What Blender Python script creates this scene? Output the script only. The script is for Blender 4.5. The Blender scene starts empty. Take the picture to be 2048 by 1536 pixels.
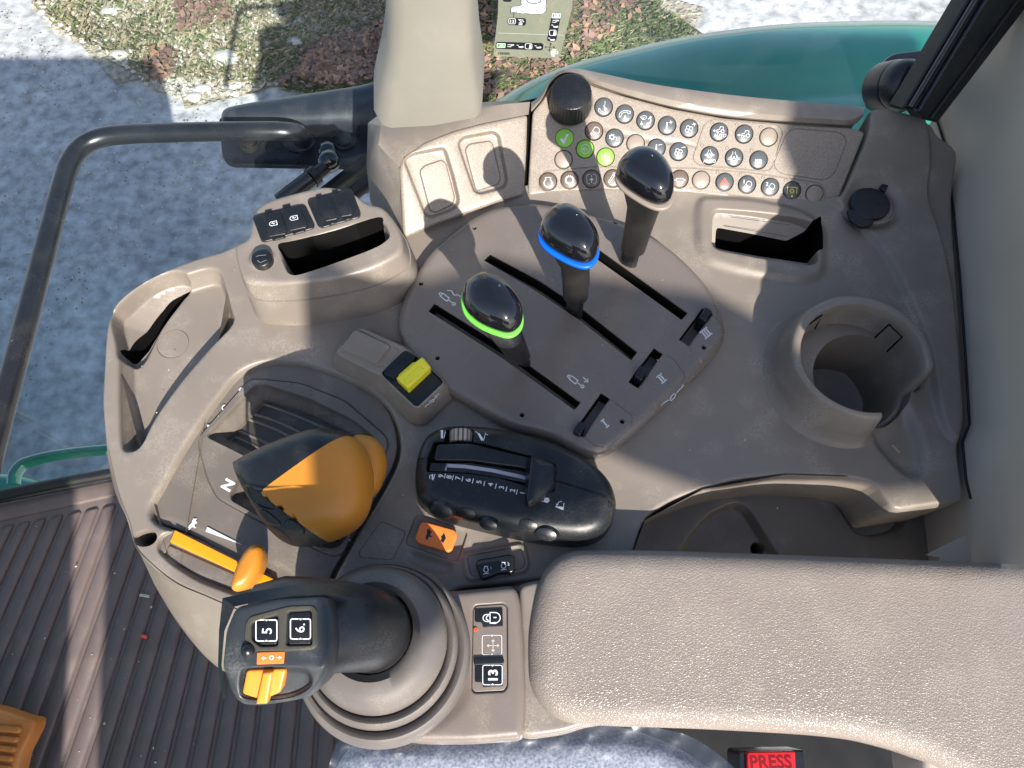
import bpy, math, random
import numpy as np
from mathutils import Vector, Matrix
from mathutils.geometry import delaunay_2d_cdt as CDT
random.seed(4)
SC = bpy.context.scene
COL = SC.collection
R = math.radians
# ------------------------------------------------------------------ camera, sky, sun
TILT, FPX, CAMZ = R(22), 1480.0, 0.60
cd = bpy.data.cameras.new('camera'); cam = bpy.data.objects.new('camera', cd); COL.objects.link(cam)
cam.location = (0, 0, CAMZ); cam.rotation_euler = (TILT, 0, 0)
cd.sensor_width = 36; cd.lens = 36*FPX/2048; cd.clip_start = .01; cd.clip_end = 200
SC.camera = cam
SUN_AZ, SUN_EL = R(-18), R(37)          # direction the light travels in plan: +Y turned a little to -X
sdir = Vector((math.sin(SUN_AZ)*math.cos(SUN_EL), math.cos(SUN_AZ)*math.cos(SUN_EL), -math.sin(SUN_EL)))
W = bpy.data.worlds.new("World"); SC.world = W; W.use_nodes = True
nt = W.node_tree; bgn = nt.nodes['Background']
sk = nt.nodes.new('ShaderNodeTexSky'); sk.sky_type = 'NISHITA'; sk.sun_disc = False
sk.sun_elevation = SUN_EL; sk.sun_rotation = math.atan2(-sdir.x, -sdir.y)
sk.air_density = 1.0; sk.dust_density = 1.5
nt.links.new(sk.outputs[0], bgn.inputs[0]); bgn.inputs[1].default_value = 0.115
sl = bpy.data.lights.new('sun', 'SUN'); sl.energy = 5.0; sl.angle = R(.5); sl.color = (1, .93, .84)
so = bpy.data.objects.new('sun', sl); COL.objects.link(so); so.rotation_euler = sdir.to_track_quat('-Z', 'Y').to_euler()
SC.view_settings.view_transform = 'Standard'; SC.view_settings.look = 'None'
SC.view_settings.exposure = 0.9; SC.view_settings.gamma = 1
# ------------------------------------------------------------------ pixel (2048x1536) -> place
CO = Vector((0, 0, CAMZ)); FW = Vector((0, math.sin(TILT), -math.cos(TILT))); UP = Vector((0, math.cos(TILT), math.sin(TILT)))
def ray(px, py): return FW*FPX + Vector((1, 0, 0))*(px-1024) - UP*(py-768)
def P(px, py, z=0.):
    d = ray(px, py); return CO + d*((z-CAMZ)/d.z)
def PY(px, py, y):
    d = ray(px, py); return CO + d*(y/d.y)
class Frame:
    def __init__(s, o, x=(1, 0, 0), y=(0, 1, 0)):
        s.o = Vector(o); s.x = Vector(x).normalized(); s.n = s.x.cross(Vector(y)).normalized(); s.y = s.n.cross(s.x)
    def uv(s, px, py, h=0.):
        d = ray(px, py); t = ((s.o-CO).dot(s.n)+h)/d.dot(s.n); q = CO+d*t-s.o
        return (q.dot(s.x), q.dot(s.y))
    def w(s, u, v, h=0.): return s.o + s.x*u + s.y*v + s.n*h
    def wp(s, px, py, h=0.): return s.w(*s.uv(px, py, h), h)
    def pl(s, pts, h=0.): return [s.uv(a, b, h) for a, b in pts]
def flat(z): return Frame((0, 0, z))
# ------------------------------------------------------------------ objects
WL = {}
def wloc(o): return WL.get(o.name, Vector((0, 0, 0))) if o else Vector((0, 0, 0))
def props(o, label=None, cat=None, group=None, kind=None):
    for k, v in (('label', label), ('category', cat), ('group', group), ('kind', kind)):
        if v: o[k] = v
    return o
def thing(name, loc, label, cat, group=None):
    o = bpy.data.objects.new(name, None); COL.objects.link(o); o.empty_display_size = .02
    o.location = loc; WL[o.name] = Vector(loc); return props(o, label, cat, group)
def obj(name, verts, faces, mats, parent=None, mi=None, smooth=True, label=None, cat=None, group=None, kind=None):
    vs = np.array([tuple(v) for v in verts], dtype=float)
    c = (vs.min(0)+vs.max(0))/2
    m = bpy.data.meshes.new(name); m.from_pydata((vs-c).tolist(), [], faces)
    if not isinstance(mats, (list, tuple)): mats = [mats]
    for q in mats: m.materials.append(q)
    if mi is not None: m.polygons.foreach_set('material_index', mi)
    m.polygons.foreach_set('use_smooth', [smooth]*len(m.polygons))
    if smooth: m.set_sharp_from_angle(angle=R(48))
    m.update()
    o = bpy.data.objects.new(name, m); COL.objects.link(o)
    o.location = Vector(c) - wloc(parent); WL[o.name] = Vector(c)
    if parent: o.parent = parent
    return props(o, label, cat, group, kind)
# ------------------------------------------------------------------ 2-D helpers
def spl(pts, n=6, closed=True):
    p = [np.array(q, float) for q in pts]; N = len(p); out = []
    for i in range(N if closed else N-1):
        a, b, c, d = (p[(i+k) % N] if closed else p[min(max(i+k, 0), N-1)] for k in (-1, 0, 1, 2))
        for j in range(n):
            t = j/n
            out.append(tuple(.5*((2*b)+(c-a)*t+(2*a-5*b+4*c-d)*t*t+(3*b-a-3*c+d)*t**3)))
    if not closed: out.append(tuple(p[-1]))
    return out
def rnd(pts, r, n=5):
    p = [np.array(q, float) for q in pts]; N = len(p); out = []
    for i in range(N):
        a, b, c = p[i-1], p[i], p[(i+1) % N]; e, f = a-b, c-b; le, lf = np.linalg.norm(e), np.linalg.norm(f)
        k = min(r, le*.48, lf*.48); s, t = b+e/le*k, b+f/lf*k
        for j in range(n+1):
            w = j/n; out.append(tuple((1-w)**2*s+2*w*(1-w)*b+w*w*t))
    return out
def area(p): return .5*sum(p[i-1][0]*p[i][1]-p[i][0]*p[i-1][1] for i in range(len(p)))
def ccw(p): return list(p) if area(p) > 0 else list(p)[::-1]
def dense(p, step):
    out = []
    for i in range(len(p)):
        a, b = p[i], p[(i+1) % len(p)]; L = math.hypot(b[0]-a[0], b[1]-a[1]); n = max(1, int(L/step+.5))
        for j in range(n): out.append((a[0]+(b[0]-a[0])*j/n, a[1]+(b[1]-a[1])*j/n))
    return out
def offset(p, d):
    N = len(p); out = []
    for i in range(N):
        a, b, c = p[i-1], p[i], p[(i+1) % N]
        n1 = (a[1]-b[1], b[0]-a[0]); n2 = (b[1]-c[1], c[0]-b[0])
        l1 = math.hypot(*n1) or 1; l2 = math.hypot(*n2) or 1
        nx, ny = n1[0]/l1+n2[0]/l2, n1[1]/l1+n2[1]/l2; l = math.hypot(nx, ny) or 1
        k = min(1/max(l/2, .35), 1.8)
        out.append((b[0]+nx/l*d*k, b[1]+ny/l*d*k))
    return out
def sdf(poly, pts):                    # >0 inside
    P_ = np.array(poly); A = P_; B = np.roll(P_, -1, 0); x, y = pts[:, 0:1], pts[:, 1:2]
    best = np.full(len(pts), 1e9); ins = np.zeros(len(pts), bool)
    for s in range(0, len(A), 64):
        a, b = A[s:s+64], B[s:s+64]; e = b-a; L = (e**2).sum(1); L[L == 0] = 1e-12
        dx, dy = x-a[:, 0], y-a[:, 1]; t = np.clip((dx*e[:, 0]+dy*e[:, 1])/L, 0, 1)
        best = np.minimum(best, ((dx-t*e[:, 0])**2+(dy-t*e[:, 1])**2).min(1))
        c = (a[:, 1] > y) != (b[:, 1] > y)
        with np.errstate(divide='ignore', invalid='ignore'):
            xi = a[:, 0]+(y-a[:, 1])/(b[:, 1]-a[:, 1])*e[:, 0]
        ins ^= ((c & (x < xi)).sum(1) % 2).astype(bool)
    return np.where(ins, 1, -1)*np.sqrt(best)
# ---- heightfield features; profile points are (distance inwards, value)
def wall(r1=.002, w=.001, r2=.001, n=4):
    """blend 0->1: rounded lip r1, steep wall w, rounded foot r2"""
    pts = []; tot = 1.0
    a = .32 if r1 > 0 else 0; b = .25 if r2 > 0 else 0
    for i in range(n+1): th = i/n*math.pi/2; pts.append((-r1+r1*math.sin(th), a*(1-math.cos(th))))
    for i in range(n+1): th = i/n*math.pi/2; pts.append((w+r2*(1-math.cos(th)), 1-b*(1-math.sin(th))))
    return pts
def soft(w, n=6): return [(w*(i/n-.5), (lambda t: t*t*(3-2*t))(i/n)) for i in range(n+1)]
def dome(r, n=7): return [(r*(1-math.cos(i/n*math.pi/2)), math.sin(i/n*math.pi/2)) for i in range(n+1)]
class Feat:
    def __init__(s, poly, prof, T=None, add=None, mat=None):
        s.poly = ccw(poly); s.prof = prof; s.T = T; s.add = add; s.mat = mat
        s.d = [q[0] for q in prof]; s.t = [q[1] for q in prof]; P_ = np.array(s.poly)
        m = max(0, -s.d[0])+.001; s.bb = (P_[:, 0].min()-m, P_[:, 0].max()+m, P_[:, 1].min()-m, P_[:, 1].max()+m)
    def apply(s, pts, z):
        k = np.where((pts[:, 0] > s.bb[0]) & (pts[:, 0] < s.bb[1]) & (pts[:, 1] > s.bb[2]) & (pts[:, 1] < s.bb[3]))[0]
        if not len(k): return
        q = pts[k]; t = np.interp(sdf(s.poly, q), s.d, s.t)
        if s.T is not None:
            T = s.T(q[:, 0], q[:, 1]) if callable(s.T) else s.T
            z[k] = z[k]*(1-t)+T*t
        if s.add is not None: z[k] += s.add*t
def groove(poly, w=.0007, dep=.0008): return Feat(poly, [(-w, 0), (-w*.35, 1), (w*.35, 1), (w, 0)], add=-dep)
def relief(name, fr, outline, feats, mats, parent=None, base=None, edge=None, edge_h=0., step=.004, skirt=((0, -.01),),
           loopstep=.003, holes=(), **kw):
    """surface over `outline` on frame `fr`; height = base + features; edge = profile from the outline inwards (0->1) times edge_h"""
    out = dense(ccw(outline), loopstep); V = []; E = []
    def loop(l):
        b = len(V); V.extend(l); n = len(l); E.extend((b+i, b+(i+1) % n) for i in range(n))
    loop(out); nout = len(out)
    if edge:
        for d, _ in edge:
            if d > 1e-5: loop(dense(offset(out, d), loopstep))
    for f in feats:
        pl = dense(f.poly, loopstep)
        for d in f.d: loop(offset(pl, d) if abs(d) > 1e-6 else pl)
    for h in holes: loop(dense(h, loopstep))
    O = np.array(out); x0, y0 = O.min(0); x1, y1 = O.max(0)
    gx, gy = np.meshgrid(np.arange(x0, x1, step), np.arange(y0, y1, step)); G = np.stack([gx.ravel(), gy.ravel()], 1)
    G = G + np.random.RandomState(1).uniform(-.1, .1, G.shape)*step
    G = G[sdf(out, G) > step*.5]
    V2 = [Vector((float(a), float(b))) for a, b in V]+[Vector((float(a), float(b))) for a, b in G]
    vs, es, fs, ov, _, _ = CDT(V2, E, [], 0, 1e-6, True)
    pts = np.array([(v.x, v.y) for v in vs]); F = np.array(fs)
    cen = pts[F].mean(1); keep = sdf(out, cen) > 0
    for h in holes: keep &= sdf(ccw(h), cen) < 0
    F = F[keep]
    z = np.zeros(len(pts)) if base is None else np.array(base(pts[:, 0], pts[:, 1]), float)
    if edge:
        d = sdf(out, pts); z += edge_h*(np.interp(d, [e[0] for e in edge], [e[1] for e in edge])-1)
    for f in feats: f.apply(pts, z)
    a, b, c = pts[F[:, 0]], pts[F[:, 1]], pts[F[:, 2]]
    flip = ((b-a)[:, 0]*(c-a)[:, 1]-(b-a)[:, 1]*(c-a)[:, 0]) < 0
    F[flip] = F[flip][:, ::-1]
    mi = np.zeros(len(F), int); cen = pts[F].mean(1)
    for f in feats:
        if f.mat is not None: mi[sdf(f.poly, cen) > (f.mat[1] if isinstance(f.mat, tuple) else 0)] = f.mat[0] if isinstance(f.mat, tuple) else f.mat
    wv = [fr.w(p[0], p[1], h) for p, h in zip(pts, z)]
    faces = [tuple(int(i) for i in f) for f in F]; mi = list(mi)
    # skirt: walk boundary edges
    if skirt:
        cnt = {}
        for f in faces:
            for i in range(3):
                e = (f[i], f[(i+1) % 3]); cnt[e] = 1
        be = {a: b for (a, b) in cnt if (b, a) not in cnt}
        vis = set()
        for st in list(be):
            if st in vis: continue
            L = [st]; vis.add(st); q = be[st]
            while q != st and q in be and q not in vis: L.append(q); vis.add(q); q = be[q]
            if len(L) < 4: continue
            lp = [tuple(pts[i]) for i in L]; prev = L
            for ins, dz in skirt:
                o2 = offset(lp, ins) if ins else lp; b0 = len(wv)
                wv.extend(fr.w(p[0], p[1], z[i]+dz) for p, i in zip(o2, L))
                cur = list(range(b0, b0+len(L)))
                for i in range(len(L)):
                    j = (i+1) % len(L); faces.append((prev[j], prev[i], cur[i], cur[j])); mi.append(0)
                prev = cur
    used = sorted({i for f in faces for i in f}); rm = {u: i for i, u in enumerate(used)}
    return obj(name, [wv[u] for u in used], [tuple(rm[i] for i in f) for f in faces], mats, parent, mi, **kw)
def plate(name, fr, poly, h, m, parent=None, r=.001, dome_h=0., bot=-.002, step=.004, **kw):
    """small rounded slab standing from h+bot up to h"""
    c = np.mean(np.array(poly), 0)
    rad = max(np.linalg.norm(np.array(poly)-c, axis=1))
    def base(u, v): return h+dome_h*(1-np.clip(((u-c[0])**2+(v-c[1])**2)/rad**2, 0, 1))
    return relief(name, fr, poly, [], m, parent, base=base, edge=dome(r, 4), edge_h=r, step=step, skirt=((0, bot),), loopstep=min(.003, step), **kw)
def puff(name, fr, outline, prof, m, parent=None, **kw):
    c = np.mean(np.array(outline), 0); n = len(outline); V = []; F = []
    for sc, h in prof: V += [fr.w(c[0]+(a-c[0])*sc, c[1]+(b-c[1])*sc, h) for a, b in ccw(outline)]
    for i in range(len(prof)-1):
        for j in range(n): k = (j+1) % n; F.append((i*n+j, i*n+k, (i+1)*n+k, (i+1)*n+j))
    F.append(tuple(range(n))[::-1]); F.append(tuple(range(len(V)-n, len(V))))
    return obj(name, V, F, m, parent, **kw)
def skin(name, curves, m, parent=None, closed=False, cap=False, **kw):
    n = len(curves[0]); V = [v for c in curves for v in c]; F = []
    for i in range(len(curves)-1):
        for j in range(n if closed else n-1):
            k = (j+1) % n; F.append((i*n+j, i*n+k, (i+1)*n+k, (i+1)*n+j))
    if cap: F.append(tuple(range(n))[::-1]); F.append(tuple(range((len(curves)-1)*n, len(curves)*n)))
    return obj(name, V, F, m, parent, **kw)
def tube_vf(path, rad, n=16, flatn=None, ry=1.):
    path = [Vector(p) for p in path]; rings = []; up = Vector(flatn) if flatn else None; N = None
    for i, p in enumerate(path):
        t = (path[min(i+1, len(path)-1)]-path[max(i-1, 0)]).normalized()
        if N is None: N = (up or (Vector((0, 0, 1)) if abs(t.z) < .9 else Vector((1, 0, 0))))
        N = (N-t*N.dot(t)).normalized(); B = t.cross(N); r = rad[i] if isinstance(rad, (list, tuple)) else rad
        rings.append([p+(N*math.cos(a)*ry+B*math.sin(a))*r for a in (2*math.pi*k/n for k in range(n))])
    V = [v for r_ in rings for v in r_]; F = []
    for i in range(len(rings)-1):
        for j in range(n): k = (j+1) % n; F.append((i*n+j, i*n+k, (i+1)*n+k, (i+1)*n+j))
    F.append(tuple(range(n))[::-1]); F.append(tuple(range(len(V)-n, len(V))))
    return V, F
def tube(name, path, rad, m, parent=None, n=16, flatn=None, ry=1., **kw):
    V, F = tube_vf(path, rad, n, flatn, ry); return obj(name, V, F, m, parent, **kw)
def lathe(name, fr, c, prof, m, parent=None, n=40, sy=1., wob=None, **kw):
    V = []; F = []
    for r, h in prof:
        for k in range(n):
            a = 2*math.pi*k/n; rr = r*(1+(wob(k, r, h) if wob else 0)); V.append(fr.w(c[0]+rr*math.cos(a), c[1]+rr*sy*math.sin(a), h))
    for i in range(len(prof)-1):
        for j in range(n): k = (j+1) % n; F.append((i*n+j, i*n+k, (i+1)*n+k, (i+1)*n+j))
    if prof[0][0] > 1e-6: F.append(tuple(range(n))[::-1])
    if prof[-1][0] > 1e-6: F.append(tuple(range(len(V)-n, len(V))))
    return obj(name, V, F, m, parent, **kw)
# ---- flat print: strokes / filled shapes / text, all as thin inked relief on the surface
def ink_vf(fr, h, lines, width, fills=(), th=.00012):
    V = []; F = []
    for ln in lines:
        w = width
        if isinstance(ln, tuple) and isinstance(ln[0], (int, float)): w, ln = ln
        p = [np.array(q) for q in ln]; n = len(p)
        if n < 2: continue
        cl = n > 2 and np.linalg.norm(p[0]-p[-1]) < 1e-7
        if cl: p = p[:-1]; n -= 1
        b = len(V)
        for i in range(n):
            a = p[i-1] if (i > 0 or cl) else p[i]; c = p[(i+1) % n] if (i < n-1 or cl) else p[i]
            d1 = p[i]-a; d2 = c-p[i]
            d1 = d1/(np.linalg.norm(d1) or 1); d2 = d2/(np.linalg.norm(d2) or 1); t = d1+d2; L = np.linalg.norm(t)
            if L < .2: t = d1; L = np.linalg.norm(t) or 1
            t = t/L; k = 1/max(L/2 if (i > 0 or cl) and (i < n-1 or cl) else 1, .5); nn = np.array((-t[1], t[0]))*w/2*k
            for s in (1, -1):
                q = p[i]+nn*s; V.append(fr.w(q[0], q[1], h+th))
        for i in range(n if cl else n-1):
            j = (i+1) % n; F.append((b+2*i+1, b+2*j+1, b+2*j, b+2*i))
    for f in fills:
        f = ccw(f); b = len(V); V += [fr.w(q[0], q[1], h+th) for q in f]; F.append(tuple(range(b, b+len(f))))
    return V, F
def ink(name, fr, h, lines, m, parent, width=.0006, fills=(), px=True, smooth=False, **kw):
    """lines/fills in photo pixels when px, else in frame units"""
    def cv(l):
        if isinstance(l, tuple) and isinstance(l[0], (int, float)): return (l[0], cv(l[1]))
        return [fr.uv(a, b, h) for a, b in l] if px else l
    V, F = ink_vf(fr, h, [cv(l) for l in lines], width, [cv(l) for l in fills])
    if not V: return
    return obj(name, V, F, m, parent, smooth=smooth, **kw)
def text(name, fr, h, s, px, py, size, rot, m, parent, local=False, bold=.0, **kw):
    cu = bpy.data.curves.new('t', 'FONT'); cu.body = s; cu.size = size; cu.align_x = 'CENTER'; cu.align_y = 'CENTER'; cu.offset = bold; cu.resolution_u = 3
    o = bpy.data.objects.new('t', cu); me = bpy.data.meshes.new_from_object(o)
    c, sn = math.cos(R(rot)), math.sin(R(rot)); u, v = (px, py) if local else fr.uv(px, py, h)
    xs = [q.co for q in me.vertices]
    mx = (min(q.x for q in xs)+max(q.x for q in xs))/2; my = (min(q.y for q in xs)+max(q.y for q in xs))/2
    V = [fr.w(u+(q.x-mx)*c-(q.y-my)*sn, v+(q.x-mx)*sn+(q.y-my)*c, h+.00012) for q in xs]
    F = [tuple(p.vertices) for p in me.polygons]
    bpy.data.objects.remove(o); bpy.data.curves.remove(cu); bpy.data.meshes.remove(me)
    return obj(name, V, F, m, parent, smooth=False, **kw)
def arc(cx, cy, r, a0, a1, n=10, ry=None):
    return [(cx+r*math.cos(R(a0+(a1-a0)*i/n)), cy-(ry or r)*math.sin(R(a0+(a1-a0)*i/n))) for i in range(n+1)]
# ------------------------------------------------------------------ materials
def mat(name, rgb, rough=.5, spec=.5, var=.0, vscale=20, bump=0., bscale=900, rgb2=None, fscale=500, fthr=(.45, .6), metal=0, dust=0.,
        dustc=(.55, .5, .42), coat=0., bump2=0., b2scale=60, voro=0., vsc=400, sheen=0., trans=0., alpha=1.):
    m = bpy.data.materials.new(name); m.use_nodes = True; t = m.node_tree; N = t.nodes.new; L = t.links.new; b = t.nodes['Principled BSDF']
    b.inputs['Base Color'].default_value = (*rgb, 1); b.inputs['Roughness'].default_value = rough; b.inputs['Metallic'].default_value = metal
    b.inputs['Specular IOR Level'].default_value = spec; b.inputs['Coat Weight'].default_value = coat; b.inputs['Coat Roughness'].default_value = .05
    if sheen: b.inputs['Sheen Weight'].default_value = sheen
    if alpha < 1: b.inputs['Alpha'].default_value = alpha
    tc = N('ShaderNodeTexCoord').outputs['Object']
    def noise(s, det=3): n = N('ShaderNodeTexNoise'); n.inputs['Scale'].default_value = s; n.inputs['Detail'].default_value = det; L(tc, n.inputs['Vector']); return n.outputs['Fac']
    def ramp(f, a, b_): r = N('ShaderNodeMapRange'); r.inputs[1].default_value = a; r.inputs[2].default_value = b_; L(f, r.inputs[0]); return r.outputs[0]
    def mix(f, a, c):
        x = N('ShaderNodeMix'); x.data_type = 'RGBA'; L(f, x.inputs[0])
        for k, q in ((6, a), (7, c)):
            if isinstance(q, tuple): x.inputs[k].default_value = (*q, 1)
            else: L(q, x.inputs[k])
        return x.outputs[2]
    col = None
    if rgb2: col = mix(ramp(noise(fscale, 4), *fthr), rgb, rgb2)
    if var: col = mix(ramp(noise(vscale, 5), .3, .7), tuple(c*(1-var) for c in rgb) if col is None else col, tuple(min(1, c*(1+var)) for c in rgb))\
        if col is None else mix(ramp(noise(vscale, 5), .35, 1.2), col, tuple(c*(1-var*2) for c in rgb))
    if dust:
        f1 = ramp(noise(35, 6), .5, .75); f2 = ramp(noise(700, 2), .35, .75)
        mm = N('ShaderNodeMath'); mm.operation = 'MULTIPLY'; L(f1, mm.inputs[0]); L(f2, mm.inputs[1])
        m2 = N('ShaderNodeMath'); m2.operation = 'MULTIPLY'; L(mm.outputs[0], m2.inputs[0]); m2.inputs[1].default_value = dust
        col = mix(m2.outputs[0], rgb if col is None else col, dustc)
        spk = ramp(noise(1400, 1), .80, .84)
        m3 = N('ShaderNodeMath'); m3.operation = 'MULTIPLY'; L(spk, m3.inputs[0]); m3.inputs[1].default_value = .6
        col = mix(m3.outputs[0], col, (.7, .68, .62))
    if col is not None: L(col, b.inputs['Base Color'])
    if rough > .2:
        rv = N('ShaderNodeMapRange'); rv.inputs[1].default_value = .3; rv.inputs[2].default_value = .7; rv.inputs[3].default_value = rough-.09; rv.inputs[4].default_value = rough+.10; L(noise(26, 6), rv.inputs[0]); L(rv.outputs[0], b.inputs['Roughness'])
    nrm = None
    def addb(f, s, dist):
        nonlocal nrm
        q = N('ShaderNodeBump'); q.inputs['Strength'].default_value = s; q.inputs['Distance'].default_value = dist; L(f, q.inputs['Height'])
        if nrm is not None: L(nrm, q.inputs['Normal'])
        nrm = q.outputs[0]
    if bump: addb(noise(bscale, 2), bump, .0004)
    if bump2: addb(noise(b2scale, 3), bump2, .002)
    if voro:
        v = N('ShaderNodeTexVoronoi'); v.feature = 'DISTANCE_TO_EDGE'; v.inputs['Scale'].default_value = vsc
        nn = N('ShaderNodeTexNoise'); nn.inputs['Scale'].default_value = vsc*.6; L(tc, nn.inputs['Vector'])
        va = N('ShaderNodeVectorMath'); va.operation = 'MULTIPLY_ADD'; L(nn.outputs['Color'], va.inputs[0]); va.inputs[1].default_value = (1.6/vsc,)*3; L(tc, va.inputs[2])
        L(va.outputs[0], v.inputs['Vector']); addb(ramp(v.outputs['Distance'], 0, .25), voro, .0006)
    if nrm is not None: L(nrm, b.inputs['Normal'])
    return m
BG = (.195, .168, .142)
M = dict(
    beige=mat('taupe_plastic', BG, .38, .5, var=.07, vscale=14, bump=.25, bscale=1300, dust=.42),
    plate=mat('taupe_plate', (.150, .128, .113), .25, .65, var=.05, vscale=20, bump=.2, bscale=1500, dust=.12),
    fleck=mat('flecked_panel', (.195, .165, .138), .36, .5, rgb2=(.32, .275, .225), fscale=900, fthr=(.40, .66), bump=.3, bscale=1200, var=.08, vscale=30, dust=.15),
    gate=mat('gate_plastic', (.135, .117, .10), .34, .5, var=.06, bump=.2, bscale=1500, dust=.35),
    dkplas=mat('dark_cover', (.040, .038, .036), .42, .5, var=.08, bump=.1, dust=.3),
    pod=mat('pod_plastic', (.170, .142, .124), .36, .5, var=.06, bump=.3, bscale=1300, dust=.45, dustc=(.42, .34, .24)),
    boot=mat('rubber_boot', (.125, .112, .104), .5, .35, var=.12, bump=.3, bscale=1600, dust=.5, dustc=(.3, .26, .2)),
    arm=mat('armrest_foam', (.225, .192, .166), .34, .5, var=.05, vscale=9, voro=.42, vsc=560, dust=.2),
    black=mat('black_plastic', (.009, .010, .012), .28, .5, bump=.12, bscale=1400, dust=.06, var=.1),
    satin=mat('black_satin', (.009, .011, .013), .30, .5, bump=.25, bscale=1500, dust=.10),
    gloss=mat('black_gloss', (.006, .006, .008), .09, .6, coat=.5, bump=.0),
    rubber=mat('black_rubber', (.014, .013, .013), .45, .45, bump=.6, bscale=1200, bump2=.3, dust=.2, dustc=(.16, .14, .11)),
    shadeblk=mat('shade_black', (.004, .004, .004), .8, .1),  # black colour standing in for deep shade in slots, pits and gaps
    dbtn=mat('grey_button', (.075, .084, .092), .32, .5, bump=.1, dust=.1),
    bbtn=mat('brown_button', (.12, .09, .072), .36, .5, bump=.1, dust=.1),
    nbtn=mat('taupe_button', (.25, .21, .175), .36, .5, bump=.1),
    gbtn=mat('green_button', (.20, .48, .05), .35, .5, bump=.1, var=.05),
    white=mat('white_print', (.60, .63, .66), .5, .3), cream=mat('pale_print', (.62, .62, .6), .5, .3),
    red=mat('red_print', (.75, .12, .05), .45, .4), yprint=mat('yellow_print', (.85, .68, .04), .45, .4),
    orange=mat('orange_plastic', (.50, .195, .02), .40, .5, var=.04, bump=.15, bscale=1400), ored=mat('orange_rocker', (.8, .2, .035), .4, .5, var=.04),
    odial=mat('orange_dial', (.80, .24, .02), .4, .5), oclear=mat('amber_strip', (.72, .28, .008), .22, .5, coat=.3),
    yellow=mat('yellow_plastic', (.8, .72, .03), .4, .5, bump=.1), greyp=mat('grey_print', (.30, .32, .38), .5, .3),
    green=mat('green_ring', (.13, .52, .06), .4, .5), blue=mat('blue_ring', (.0, .10, .62), .35, .5),
    ringt=mat('taupe_ring', (.23, .195, .165), .4, .5), ribbed=mat('thumbwheel_plastic', (.36, .31, .27), .45, .5),
    trim=mat('wall_trim', (.45, .395, .33), .55, .4, var=.05, vscale=6, bump=.15, bscale=1300), pillar=mat('pillar_trim', (.215, .205, .175), .5, .45, var=.05, vscale=9, bump=.1, dust=.12),
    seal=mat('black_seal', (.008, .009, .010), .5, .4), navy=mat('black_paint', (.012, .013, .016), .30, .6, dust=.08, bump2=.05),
    mirror=mat('dark_moulding', (.022, .027, .036), .38, .55, dust=.15, bump=.2),
    paint=mat('green_paint', (.014, .25, .165), .10, .9, metal=.12, coat=.6, bump2=.02, b2scale=12), olive=mat('olive_metal', (.10, .16, .05), .5, .4, var=.2),
    mat_=mat('floor_mat', (.125, .098, .092), .42, .5, var=.12, vscale=10, bump=.5, bscale=500, dust=.3, dustc=(.4, .34, .27)),
    pedal=mat('pedal_orange', (.50, .17, .03), .5, .4, var=.2, dust=.3), strap=mat('buckle_red', (.50, .015, .02), .3, .5), led=mat('led_red', (.9, .08, .03), .3, .5),
    debris=mat('straw_bit', (.4, .27, .17), .7, .2), chip=mat('pale_crumb', (.5, .46, .38), .7, .2),
)
# ================================================================== CONSOLE DECK
D0 = flat(0)
BPO = P(1200, 383, .004); BPS = R(33)
BP = Frame(BPO, (1, 0, 0), (0, math.cos(BPS), math.sin(BPS)))
def bpz(u, v): return .004+(v-BPO.y)*math.tan(BPS)
def dp(px, py):                       # deck outline point, on the slope where the deck rises
    q = BP.wp(px, py); return (q.x, q.y) if q.y > BPO.y-.01 else D0.uv(px, py)
deck_out = spl([D0.uv(*q) for q in [(205, 680), (212, 635), (235, 592), (300, 548), (380, 515), (440, 498)]], 6, False) + \
    [D0.uv(*q) for q in [(500, 470), (560, 425), (700, 425), (790, 470)]] + [D0.uv(*q) for q in [(800, 470), (870, 430), (950, 400), (1050, 375), (1110, 368), (1200, 364), (1380, 370), (1500, 382), (1600, 392), (1680, 400)]] + \
    [dp(1738, 264), dp(1738, 216), dp(1800, 224), dp(1868, 238), dp(1878, 262)] + [D0.uv(*q) for q in [(1893, 330), (1908, 420), (1920, 560), (1930, 700), (1938, 850), (1920, 885), (1928, 950), (1938, 998)]] + \
    [D0.uv(*q) for q in [(1883, 1006), (1792, 1019), (1775, 990), (1755, 962), (1697, 949), (1573, 945), (1477, 955), (1407, 974), (1340, 1000), (1295, 1030), (1280, 1060), (1268, 1102),
                         (1255, 1135), (1150, 1150), (1050, 1162), (940, 1172), (900, 1180), (880, 1230), (760, 1300), (600, 1260), (470, 1222), (400, 1192), (345, 1168), (296, 1132), (262, 1094), (249, 1045), (225, 980), (206, 900), (198, 800)]]
deck_out = rnd(dense(deck_out, .02), .008, 2)
q = lambda pts: D0.pl(pts)
def slope_base(u, v):
    b = bpz(u, v); return .5*(b+np.sqrt(b*b+.00008))-.0045
tray = spl(q([(239, 640), (248, 620), (277, 592), (332, 560), (400, 537), (428, 537), (441, 555), (456, 612), (459, 642), (414, 691), (356, 758), (303, 832), (276, 884), (255, 897), (238, 884), (234, 802), (234, 700)]), 4)
TFl = flat(-.022)
slot = spl(TFl.pl([(241, 650), (256, 628), (300, 588), (345, 567), (372, 563), (386, 572), (362, 600), (321, 655), (290, 716), (272, 734), (256, 728), (250, 700)]), 4)
slot_shade = spl(flat(-.03).pl([(380, 585), (362, 592), (338, 606), (311, 634), (291, 659), (273, 682), (263, 704), (262, 722), (271, 724), (286, 706), (317, 654), (358, 602)]), 4)  # part of the tray slot coloured black as its deep shade
_ul = TFl.pl([(241, 700), (241, 650), (256, 628), (300, 588), (345, 565), (388, 551)]); _ul = _ul+[(a+1e-6, b+1e-6) for a, b in _ul[::-1]]
def slotT(u, v): return -.024-np.clip(np.abs(sdf(_ul, np.stack([u, v], 1)))/.02, 0, 1)*.012
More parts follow.
